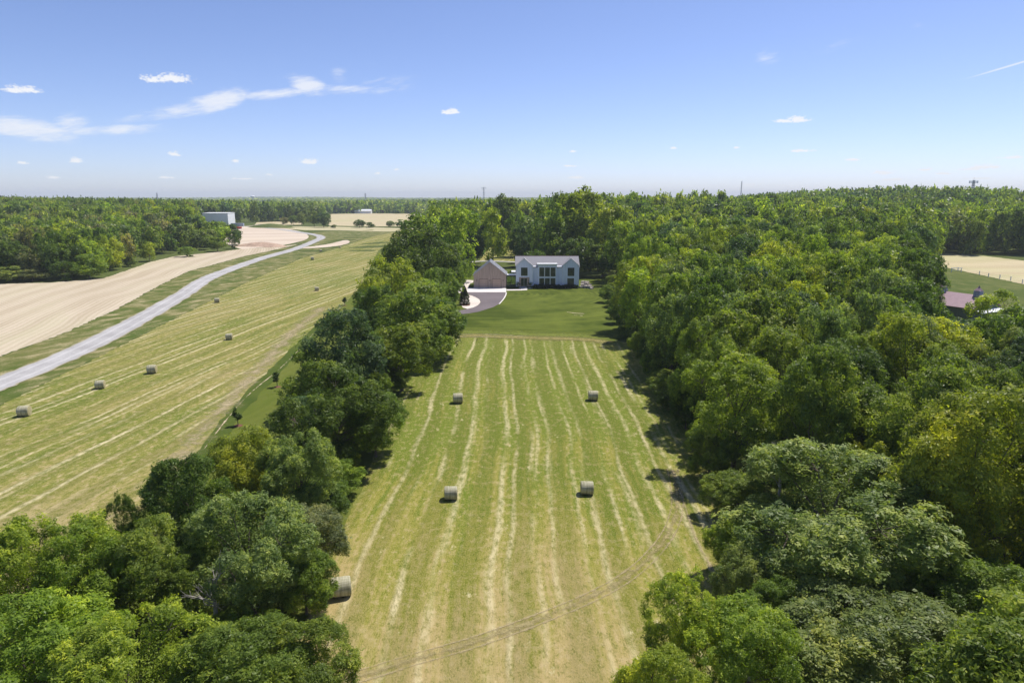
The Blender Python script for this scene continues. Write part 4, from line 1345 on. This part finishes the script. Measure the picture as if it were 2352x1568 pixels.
for a, c in ((932, 994), (998, 1059)):
    MB().box(hx(a), 2.14, .12, hx(c), 2.16, 3.65).build('glass_panel', M['clear'], BW)
PV = MB().box(hx(1000), 12.0, 3.9, hx(1062), 16.5, 4.2).box(hx(1003), 16.1, 0, hx(1003) + .15, 16.25, 3.9).box(hx(1003), 12.1, 0, hx(1003) + .15, 12.25, 3.9).box(hx(1050), 16.1, 0, hx(1050) + .15, 16.25, 3.9)
po = PV.build('patio_canopy', M['trim'], None); po.location = (base.x, base.y, .06)
tag(po, 'white flat patio roof just behind the left corner of the house', 'canopy')
# planters with plants either side of the door
for k, (zx, lab) in enumerate(((1098, 'clay planter with a small shrub left of the glazed front door'), (1268, 'clay planter with a small shrub right of the glazed front door'))):
    t = empty('planter', (base.x + hx(zx), base.y - .75, .40)); tag(t, lab, 'planter', 'planters beside the front door')
    MB().lathe([(.24, 0), (.33, .35), (.40, .72), (.44, .78), (.44, .84), (.38, .84), (.36, .76)], 18).build('pot', M['planter'], t, 0, True)
    V, tt, *_ = crown_np(950 + k, 260, .22, .12, RR=.62, H=.95, zlow=.0, lobes=7, clumps=4)
    V[:, 2] += .72
    o = link('foliage', mesh_quads('foliage', V, tint_rgba(tt, RNG), M['leaf']), t); o.color = (.06, .11, .02, 1)
# clipped shrubs along the wall
V0, tt0, *_ = crown_np(970, 700, .20, .12, RR=.8, H=1.0, zlow=.0, lobes=9, clumps=5)
fm = mesh_quads('foliage', V0, tint_rgba(tt0, RNG), M['leaf'])
for zx in np.arange(1318, 1965, 33):
    t = empty('foundation_shrub', (base.x + hx(zx), base.y - random.uniform(.75, 1.0), .05), random.uniform(0, 6), (1, 1, random.uniform(.85, 1.25)))
    tag(t, 'low dark shrub in the clipped row along the front wall of the white house', 'bush', 'clipped shrubs along the house front')
    o = link('foliage', fm, t); o.color = (.028, .05, .014, 1)
    MB().tube((0, 0, -.05), (0, 0, .5), .04, .02, 6).build('stem', M['bark'], t)
for zx, yy in ((1065, -1.2), (1095, -1.6), (1245, -1.5), (1275, -1.3), (1300, -1.5), (945, -.6), (975, -.7), (1010, -.6), (1040, -.7)):
    t = empty('bed_plant', (base.x + hx(zx), base.y + yy, .05), random.uniform(0, 6), (.75, .75, .6))
    tag(t, 'small rounded plant in the bed by the entrance of the white house', 'plant', 'small plants by the entrance')
    o = link('foliage', fm, t); o.color = (.07, .11, .02, 1)

# pine by the drive
def conifer(loc, h, r, label, seed):
    rng = np.random.default_rng(seed)
    t = empty('pine_tree', loc); tag(t, label, 'tree')
    n = 9000
    zz = rng.uniform(0, 1, n) ** .8
    prof = np.where(zz < .12, .75 + zz * 2, 1.0) * (1 - zz ** 1.5) ** .8 + .03
    ang = rng.uniform(0, 6.283, n); tier = .82 + .14 * np.sin(zz * 30 + 2 * np.sin(ang * 3)) + .16 * np.sin(ang * 5 + zz * 17)
    rad = prof * tier * rng.uniform(.55, 1.05, n) ** .5
    cen = np.stack([rad * r * np.cos(ang), rad * r * np.sin(ang), .15 + zz * h - rad * .3], 1)
    out = np.stack([np.cos(ang), np.sin(ang), np.full(n, .5)], 1)
    nr = unit(out * .4 + rng.normal(size=(n, 3)))
    V = leaves(cen, nr, .34, .07, rng)
    o = link('crown', mesh_quads('crown', V, tint_rgba(rng.uniform(.7, 1.3, n), rng), M['leaf']), t); o.color = (.045, .065, .032, 1)
    MB().tube((0, 0, -.1), (0, 0, h * .85), .16, .03, 8).build('trunk', M['bark'], t)
q = h3(322, 1040)
conifer((q.x, q.y, .1), 5.2, 1.75, 'dense dark pine in a mulch bed inside the curve of the drive', 31)

# boulders stepping down at the right corner of the house
M['boulder'] = simple('limestone_boulder', (.36, .32, .28), .95, .15, .45, 2.2)
bq = h3(1990, 800)
for k, (dx, dy, dzz, s_) in enumerate(((.6, .3, 0, .8), (1.7, -.4, 0, .9), (2.8, -1.0, 0, .85), (3.7, -2.0, 0, .7), (1.0, 1.5, .6, .85), (2.2, .9, .6, .9), (3.3, .3, .5, .75), (1.2, 2.6, 1.1, .8), (2.5, 2.2, 1.1, .8), (3.4, -3.2, -.1, .6))):
    rr = random.Random(60 + k)
    bm = bmesh.new(); bmesh.ops.create_icosphere(bm, subdivisions=3, radius=1)
    sx, sy, sz = s_ * rr.uniform(.8, 1.1), s_ * rr.uniform(.6, .9), s_ * rr.uniform(.5, .7)
    ph = [rr.uniform(0, 6) for _ in range(6)]
    for v in bm.verts:
        c = v.co.normalized()
        f = 1 + .14 * math.sin(3 * c.x + ph[0]) * math.sin(3 * c.y + ph[1]) + .10 * math.sin(6 * c.z + ph[2]) + .05 * math.sin(9 * c.x + ph[3])
        c = Vector([math.copysign(abs(q) ** .72, q) for q in c]) * f
        v.co = Vector((c.x * sx, c.y * sy, c.z * sz))
    me = bpy.data.meshes.new('boulder'); bm.to_mesh(me); bm.free()
    o = link('boulder', me, None, M['boulder'])
    o.location = (bq.x + dx, bq.y + dy, .3 + dzz + sz * .5 - .1); o.rotation_euler = (0, 0, rr.uniform(0, 6))
    tag(o, 'pale limestone boulder in the rock pile at the right corner of the white house', 'boulder', 'boulders at the right corner of the house')

# ------------------------------------------------------------------ far buildings and structures
M['offwhite'] = simple('white_metal_cladding', (.78, .79, .80), .5, .4, .03, 1.2, 0, (6, 6, .4))
M['purple_roof'] = simple('plum_metal_roof', (.30, .19, .215), .55, .4, .10, 1.0)
M['barn_wall'] = batten_mat('grey_green_barn_boards', (.16, .19, .17), .6)
M['steel'] = simple('grey_steel', (.30, .31, .33), .5, .4, .1)
M['red'] = simple('faded_red_paint', (.42, .045, .03), .5, .4, .15)
M['bluegrey'] = simple('blue_grey_panel', (.36, .42, .52), .5, .4, .12)
M['rubber'] = simple('rubber', (.02, .02, .02), .8, .2, .1)
M['greyroof'] = simple('grey_house_roof', (.17, .18, .20), .8, .2, .1)
M['rust'] = simple('rusty_roof', (.34, .22, .17), .8, .2, .2)

def gable_house(name, loc, w, l, e, ridge, rz, wall, roof, label, cat, win=0, gm_=None):
    t = empty(name, loc, rz); tag(t, label, cat)
    MB().prism([(-w / 2, 0), (w / 2, 0), (w / 2, e), (0, ridge), (-w / 2, e)], -l / 2, l / 2, 'y').build('wall', M[wall], t)
    r_ = MB(); sl = (ridge - e) / (w / 2)
    for s_ in (-1, 1):
        r_.slab([(s_ * (w / 2 + .4), -l / 2 - .4, e + .2 - .4 * sl), (s_ * .01, -l / 2 - .4, ridge + .2), (s_ * .01, l / 2 + .4, ridge + .2), (s_ * (w / 2 + .4), l / 2 + .4, e + .2 - .4 * sl)], .15)
    r_.build('roof', M[roof], t)
    for k in range(win):
        x = -w / 2 + w * (k + .5) / win
        window(t, x - .7, 1.0, x + .7, 2.6, -l / 2, 2, 1)
    return t
# barn in the trees on the right
bt = gable_house('barn', (BARN.x - 1, BARN.y + 6, 0), 10.5, 15, 3.3, 5.9, R(26), 'barn_wall', 'purple_roof', 'barn with a plum-coloured metal roof and two cupolas among the trees', 'barn')
for yy in (-5.2, 3.6):
    cu = MB().box(-.75, yy - .75, 5.6, .75, yy + .75, 7.2)
    c_ = cu.build('cupola', M['bluegrey'], bt)
    MB().lathe([(1.15, 7.2), (.75, 7.55), (.35, 7.9), (.12, 8.3), (.02, 8.5)], 4, (0, yy, 0)).build('cupola_roof', M['purple_roof'], c_)
    lv = MB()
    for k in range(4): lv.box(-.55, yy - .79, 6.25 + k * .2, .55, yy - .76, 6.35 + k * .2)
    lv.build('louvre', M['steel'], c_)
MB().slab([(-5.0, -7.6, 3.0), (5.0, -7.6, 3.0), (5.0, -9.6, 2.5), (-5.0, -9.6, 2.5)], .15).build('lean_to_roof', M['offwhite'], bt)
lp = MB()
for x in (-4.8, -1.6, 1.6, 4.8): lp.box(x - .08, -9.5, 0, x + .08, -9.34, 2.4)
lp.build('lean_to_post', M['offwhite'], bt)

# paddock fence and white rail shelter
fp = [at(*p) for p in ((2200, 622), (2249, 631), (2270, 636), (2296, 640), (2321, 644), (2348, 651), (2385, 660))]
ft = empty('paddock_fence', (fp[0].x, fp[0].y, 0)); tag(ft, 'white post and wire fence between the horse meadow and the tan stubble', 'fence')
for p in fp:
    d_ = p - fp[0]
    MB().box(d_.x - .12, d_.y - .12, 0, d_.x + .12, d_.y + .12, 1.5).build('post', M['offwhite'], ft)
wr = MB()
for z in (.7, 1.3):
    for a, c in zip(fp, fp[1:]): wr.tube(a - fp[0] + Vector((0, 0, z)), c - fp[0] + Vector((0, 0, z)), .02, .02, 4)
wr.build('wire', M['steel'], ft)
rs = at(2196, 625)
gt_ = MB()
for x in (-2.0, 2.0): gt_.box(x - .1, -.1, 0, x + .1, .1, 1.5)
gt_.box(-2.2, -.12, 1.502, 2.4, .12, 1.75).box(-1.9, -.05, .7, 1.9, .05, .85)
o = gt_.build('white_gate', M['offwhite'], None); o.location = (rs.x, rs.y, 0.02)
tag(o, 'white rail gate at the far corner of the horse meadow', 'gate')

# big white shed by the dirt yard
q = at(495, 521.5)
sh = empty('warehouse', (q.x, q.y + 8, 0), R(9)); tag(sh, 'large plain white metal shed rising over the left wood by the dirt yard', 'shed')
MB().box(-13, -8, 0, 11.5, 22, 13.6).build('wall', M['offwhite'], sh)
MB().box(-13.3, -8.3, 13.6, 11.8, 22.3, 14.0).build('roof_trim', M['trim'], sh)
MB().box(6.5, -8.06, 0, 9.5, -7.98, 3.2).build('door', M['bluegrey'], sh)
# trailer and trucks
q = at(546, 522)
tl = empty('box_trailer', (q.x, q.y, .05), R(4)); tag(tl, 'blue grey box trailer parked at the edge of the dirt yard', 'trailer')
MB().box(-6.2, -1.3, 1.1, 6.2, 1.3, 4.0).build('body', M['bluegrey'], tl, .04)
MB().box(-6.0, -.9, .8, 6.0, .9, 1.1).build('chassis', M['steel'], tl)
for x in (3.2, 4.5):
    for y in (-1.15, 1.15):
        MB().tube((x, y - .15, .5), (x, y + .15, .5), .5, .5, 16).build('wheel', M['rubber'], tl)
MB().box(-5.0, -1.0, .0, -4.8, 1.0, .8).build('landing_leg', M['steel'], tl)
for k, (px, py, lab) in enumerate(((530, 525.5, 'red dump truck in front of the blue grey trailer'), (546, 527.5, 'second red dump truck half hidden by the shrub at the wood tip'))):
    q = at(px, py)
    tk = empty('dump_truck', (q.x, q.y, .05), R(-18 + 10 * k)); tag(tk, lab, 'truck', 'red trucks in the dirt yard')
    MB().box(-3.4, -1.2, .7, 3.6, 1.2, 1.0).build('chassis', M['steel'], tk)
    MB().prism([(-3.4, 1.0), (-1.6, 1.0), (-1.6, 2.9), (-2.9, 2.9), (-3.4, 1.9)], -1.15, 1.15, 'y').build('cab', M['red'], tk, .05)
    MB().prism([(-1.3, 1.05), (3.5, 1.05), (3.8, 2.7), (-1.3, 2.7)], -1.2, 1.2, 'y').build('tipper_body', M['red'], tk, .04)
    MB().box(-3.0, -1.17, 2.0, -1.9, -1.155, 2.7).build('window', M['glass'], tk)
    for x in (-2.5, 1.4, 2.6):
        for y in (-1.05, 1.05): MB().tube((x, y - .16, .52), (x, y + .16, .52), .52, .52, 16).build('wheel', M['rubber'], tk)
# soil heaps
def heap(px, py, rx, ry, h, mat, name, label, seed):
    q = at(px, py); rr = random.Random(seed)
    vs, fs, n, k = [], [], 26, 7
    for i in range(k + 1):
        f = i / k
        for j in range(n):
            a = 2 * math.pi * j / n
            w = 1 + .16 * math.sin(2 * a + seed) + .08 * math.sin(5 * a + seed * 2)
            vs.append((rx * w * (1 - f) * math.cos(a), ry * w * (1 - f) * math.sin(a), h * (math.sin(f * math.pi / 2) ** 1.2) + rr.uniform(-.05, .05) * h * (i > 0) - .05 * (i == 0)))
    for i in range(k):
        for j in range(n): fs.append((i * n + j, i * n + (j + 1) % n, (i + 1) * n + (j + 1) % n, (i + 1) * n + j))
    o = MB().add(vs, fs).build(name, M[mat], None, 0, True); o.location = (q.x, q.y, .04)
    return tag(o, label, 'mound')
M['soil'] = simple('pink_brown_soil', (.42, .30, .22), .95, .1, .25, .5)
heap(600, 566, 16, 9, 2.6, 'soil', 'soil_mound', 'pinkish brown earth mound between the tan field and the road bend', 2)
heap(632, 568, 10, 5, 1.3, 'soil', 'soil_mound', 'lower brown tail of spoil right of the main earth mound', 5)
M['weedy'] = grass_mat('weedy_soil', (.07, .11, .025), (.14, .15, .05), (.30, .24, .16), .2, 0, 0, 0, .7)
heap(622, 524, 26, 14, 4.2, 'weedy', 'earth_mound', 'weed-covered green earth mound at the back of the dirt yard', 3)
M['rubble'] = simple('brush_heap', (.30, .25, .22), .95, .1, .35, .6)
heap(600, 520.5, 14, 7, 2.4, 'rubble', 'brush_pile', 'grey brown brush pile behind the green earth mound', 6)
# silo-like white block roofs in the left wood, farm buildings, houses
q = at(328, 503)
t = gable_house('industrial_building', (q.x, q.y, 0), 26, 40, 19.5, 21.5, R(80), 'offwhite', 'offwhite', 'long low white roof showing among the left wood crowns', 'building')
q = at(835, 490.5)
t = gable_house('farm_building', (q.x, q.y, 0), 10, 30, 5.0, 7.5, R(88), 'offwhite', 'offwhite', 'long white farm building beyond the far tan field', 'building')
q = at(817, 490)
t = gable_house('farm_building', (q.x, q.y + 6, 0), 9, 12, 5.5, 8.0, R(5), 'bluegrey', 'greyroof', 'small grey barn at the left end of the long white farm building', 'building')
q = at(702, 492.3)
t = gable_house('farm_building', (q.x, q.y, 0), 12, 20, 4.6, 7.2, R(84), 'offwhite', 'rust', 'pale farmhouse with a rusty roof behind the upright hedge-line tree', 'building')
q = at(717, 492.3)
t = gable_house('farm_building', (q.x + 4, q.y + 2, 0), 14, 15, 4.8, 7.0, R(86), 'bluegrey', 'greyroof', 'dark roofed barn right of the rusty farmhouse', 'building')
q = Vector((xat(990, 620), 620, 0))
t = gable_house('farmhouse', (q.x, q.y, 0), 11, 16, 11.5, 16.0, R(38), 'offwhite', 'greyroof', 'white gabled farmhouse with a grey roof left of the tall hedgerow end', 'house', 0)
for k in range(3): window(t, -3.4 + k * 2.6, 6.4, -2.2 + k * 2.6, 8.6, -8, 1, 1)

def mast(px, pyt, y, w, label, guyed=False, head=False):
    z1 = zat(pyt, y); x = xat(px, y, z1)
    g0 = gz(x, y)
    t = empty('radio_mast', (x, y, g0)); tag(t, label, 'mast', 'radio masts on the horizon')
    h = z1 - g0
    mb = MB(); s = w / 2
    c = [(s, s), (-s, s), (-s, -s), (s, -s)]
    for (a, e) in c: mb.tube((a, e, 0), (a * .6, e * .6, h), w * .12, w * .10, 5)
    n = 14
    for k in range(n):
        f0, f1 = k / n, (k + 1) / n
        for j in range(4):
            a, e = c[j], c[(j + 1) % 4]
            k0, k1 = 1 - .4 * f0, 1 - .4 * f1
            mb.tube((a[0] * k0, a[1] * k0, h * f0), (e[0] * k1, e[1] * k1, h * f1), w * .07, w * .07, 4)
    mb.build('lattice', M['steel'], t)
    if head:
        hd = MB()
        for j in range(8):
            a = j * math.pi / 4
            hd.box(w * 1.5 * math.cos(a) - .25, w * 1.5 * math.sin(a) - .25, h - 3.2, w * 1.5 * math.cos(a) + .25, w * 1.5 * math.sin(a) + .25, h - .6)
            hd.tube((0, 0, h - 2), (w * 1.5 * math.cos(a), w * 1.5 * math.sin(a), h - 2), .1, .1, 5)
        hd.build('antenna', M['offwhite'], t)
    MB().tube((0, 0, h), (0, 0, h + w * 1.2), .12, .06, 6).build('tip', M['steel'], t)
mast(2237, 414, 760, 2.6, 'steel lattice radio mast with antenna head above the right-hand hill', head=True)
mast(1111, 430, 1500, 3.0, 'radio mast over the horizon left of the house trees', head=True)
mast(360, 443, 2300, 3.6, 'thin radio mast on the horizon above the left wood')
mast(839, 444, 2300, 4.4, 'grey lattice mast on the horizon above the far tan field')
mast(1704, 416, 2400, 3.2, 'tall thin mast far behind the right-hand wood')
# water tower and dome on the horizon
y = 3300.0; z1 = zat(449.5, y); x = xat(580, y, z1)
t = empty('water_tower', (x, y, gz(x, y))); tag(t, 'white mushroom-shaped water tower on the horizon', 'water tower')
h = z1 - gz(x, y)
MB().lathe([(3.2, 0), (2.2, 4), (1.9, h * .62), (3.0, h * .7), (9.0, h * .80), (10.5, h * .88), (8.5, h * .96), (3, h), (.1, h + .3)], 24).build('tank', M['offwhite'], t, 0, True)
MB().lathe([(11.0, h * .86), (11.0, h * .885)], 24).build('gallery', M['steel'], t)
y = 2500.0; z1 = zat(455, y); x = xat(204, y, z1)
t = empty('storage_dome', (x, y, gz(x, y))); tag(t, 'white storage dome among the far woods on the left', 'dome')
h = z1 - gz(x, y)
MB().lathe([(9.5, 0), (9.5, h - 8.5), (9.0, h - 5.5), (7.5, h - 2.6), (4.5, h - .7), (.1, h)], 28).build('shell', M['offwhite'], t, 0, True)
MB().lathe([(9.8, h - 9.1), (9.8, h - 8.5)], 28).build('rim', M['steel'], t)

# ------------------------------------------------------------------ haze
hz_ = MB().box(-9000, -380, -40, 9000, 12500, 110).build('haze', None, None)
hz_['kind'] = 'stuff'; hz_['label'] = 'thin summer haze over the far country'
mv = bpy.data.materials.new('summer_haze'); mv.use_nodes = True
nt = mv.node_tree
nt.nodes.remove(nt.nodes['Principled BSDF'])
pv = nt.nodes.new('ShaderNodeVolumePrincipled')
pv.inputs['Color'].default_value = (.88, .95, 1.0, 1); pv.inputs['Density'].default_value = 1.2e-4
pv.inputs['Anisotropy'].default_value = .0
nt.links.new(pv.outputs[0], nt.nodes['Material Output'].inputs['Volume'])
hz_.data.materials.clear(); hz_.data.materials.append(mv)

# ------------------------------------------------------------------ sky, sun, camera
SUN_EL, SUN_AZ = R(61), R(48)          # azimuth from +Y towards +X
w = bpy.data.worlds.new('World'); SC.world = w; w.use_nodes = True
nt = w.node_tree; g = G(nt); bg = nt.nodes['Background']
sky = g.n('ShaderNodeTexSky', sky_type='NISHITA'); sky.sun_disc = False
sky.sun_elevation = SUN_EL; sky.sun_rotation = SUN_AZ
sky.air_density = .7; sky.dust_density = .4; sky.ozone_density = 4.0; sky.altitude = 0
SKYK = .135
D = g.sep(g.n('ShaderNodeTexCoord').outputs['Generated'])
az = g.m('ARCTAN2', D[0], D[1]); el = g.m('ARCSINE', D[2])
def direc(px, py):
    v = Vector((px - 1176, F * math.cos(PITCH) - (784 - py) * -math.sin(PITCH) * -1 * -1, 0))
    # camera basis: right, up, forward
    fw = Vector((0, math.cos(PITCH), -math.sin(PITCH))); up = Vector((0, math.sin(PITCH), math.cos(PITCH)))
    v = (Vector((1, 0, 0)) * (px - 1176) + up * (784 - py) + fw * F).normalized()
    return math.atan2(v.x, v.y), math.asin(v.z)
nv = g.vec(g.mul(az, 1.0), g.mul(el, 2.0), 0.0)
n_a = g.noise(nv, 75, 5, .62)
n_b = g.noise(g.vec(az, g.mul(el, 1.6), 3.0), 210, 4, .6)
def ell(px, py, wpx, hpx, rot=0.0, flat=1.0):
    a0, e0 = direc(px, py)
    da = g.sub(az, a0); de = g.sub(el, e0)
    if rot:
        c, s = math.cos(rot), math.sin(rot)
        da, de = g.add(g.mul(da, c), g.mul(de, s)), g.sub(g.mul(de, c), g.mul(da, s))
    if flat != 1.0:                       # flat base: falls off faster below
        de = g.m('MAXIMUM', de, g.mul(de, -flat))
    x_ = g.mul(da, F / wpx * 2); y_ = g.mul(de, F / hpx * 2)
    return g.sub(1.0, g.m('SQRT', g.add(g.mul(x_, x_), g.mul(y_, y_))))
cum = [(355, 184, 60, 24), (398, 182, 84, 28), (60, 207, 62, 20), (30, 209, 60, 14), (1028, 260, 34, 12), (1042, 257, 24, 18), (1830, 276, 48, 16), (1803, 279, 46, 10), (712, 373, 36, 16), (400, 355, 24, 12), (176, 370, 22, 14),
       (2262, 385, 70, 14), (2235, 389, 60, 8), (2330, 362, 76, 9), (541, 371, 16, 9), (2168, 399, 56, 7), (2030, 398, 44, 11), (1842, 347, 46, 8), (1958, 367, 28, 8), (1323, 408, 40, 8), (1315, 349, 18, 5), (1720, 425, 36, 7),
       (2245, 410, 60, 6), (2125, 391, 30, 8), (118, 408, 26, 8), (52, 375, 20, 7), (1690, 340, 18, 6), (868, 399, 14, 6), (620, 402, 18, 7), (910, 390, 14, 5), (1546, 341, 18, 6), (1310, 382, 30, 5), (2050, 413, 50, 6), (380, 408, 30, 6), (560, 411, 46, 5)]
acc = None
for c in cum:
    if c[2] <= 50: c = (c[0], c[1], c[2] * 1.25, c[3] * 1.35)
    e = ell(*c, 0.0, 1.7)
    acc = e if acc is None else g.m('MAXIMUM', acc, e)
cm = g.ss(g.add(acc, g.add(g.mul(g.sub(n_a, .5), 1.7), g.mul(g.sub(n_b, .5), 1.5))), .08, .70)
# high wisps
sv = g.vec(g.add(g.mul(az, 1.0), g.mul(el, .9)), g.sub(g.mul(el, 5.0), g.mul(az, .9)), 1.0)
s_a = g.noise(sv, 13, 6, .62, .6)
s_b = g.noise(sv, 45, 5, .65, .3)
def sum_(lst):
    a_ = None
    for c, k in lst:
        e = g.mul(g.ss(ell(*c), 0.0, 1.0), k)
        a_ = e if a_ is None else g.m('MAXIMUM', a_, e)
    return a_
cir = sum_([((410, 256, 330, 40, R(12)), .80), ((500, 232, 190, 62, R(16)), 1.05), ((640, 215, 260, 34, R(8)), .72), ((705, 197, 130, 62, R(-14)), 1.0), ((820, 206, 330, 34, R(2)), .62), ((880, 195, 260, 70, R(6)), .36),
            ((60, 295, 290, 66, R(-4)), .95), ((160, 282, 110, 50, R(14)), .85), ((260, 300, 360, 34, R(6)), .72), ((100, 312, 300, 20, R(0)), .6),
            ((1765, 132, 90, 60, R(-10)), .40), ((1825, 118, 60, 30, R(-40)), .26), ((1925, 104, 150, 40, R(8)), .30), ((2110, 58, 70, 30, R(-25)), .26), ((780, 172, 60, 60, R(30)), .40)])
cr = g.mul(g.ss(g.add(g.mul(cir, 1.0), g.add(g.mul(g.sub(s_a, .5), 1.7), g.mul(g.sub(s_b, .5), .9))), .06, 1.08), g.ss(cir, 0.0, .45))
tr_ = g.mul(g.ss(ell(2325, 150, 170, 5.0, R(14)), 0.0, .8), .6)
dens = g.m('MAXIMUM', g.m('MAXIMUM', g.mul(cm, .96), g.mul(cr, .78)), tr_, None)
cl = g.mix(dens, g.mix(1.0, sky.outputs[0], (1.0, .925, 1.03), 'MULTIPLY'), (6.1, 6.2, 6.45))
g.put(bg.inputs['Color'], cl); bg.inputs['Strength'].default_value = SKYK

sd = bpy.data.lights.new('sun', 'SUN'); sd.energy = 5.0; sd.angle = R(.53); sd.color = (1.0, .955, .88)
so = bpy.data.objects.new('sun', sd); COL.objects.link(so)
sdir = Vector((math.sin(SUN_AZ) * math.cos(SUN_EL), math.cos(SUN_AZ) * math.cos(SUN_EL), math.sin(SUN_EL)))
so.rotation_euler = (-sdir).to_track_quat('-Z', 'Y').to_euler(); so.location = sdir * 60 + Vector((0, 100, 40))

cd = bpy.data.cameras.new('camera'); cd.lens = 24; cd.sensor_width = 36; cd.clip_start = .5; cd.clip_end = 20000
co = bpy.data.objects.new('camera', cd); COL.objects.link(co)
co.location = (0, 0, CAM_H); co.rotation_euler = (math.pi / 2 - PITCH, 0, 0)
SC.camera = co
w.cycles.sampling_method = 'MANUAL'; w.cycles.sample_map_resolution = 512
SC.view_settings.view_transform = 'Standard'; SC.view_settings.look = 'None'
SC.view_settings.exposure = 0.2; SC.view_settings.gamma = 1.0
cy = SC.cycles
cy.max_bounces = 7; cy.diffuse_bounces = 4; cy.glossy_bounces = 2; cy.transmission_bounces = 3; cy.transparent_max_bounces = 8; cy.volume_bounces = 0
cy.use_denoising = True
print('trees', N_TREE[0], 'candidates', len(cand))
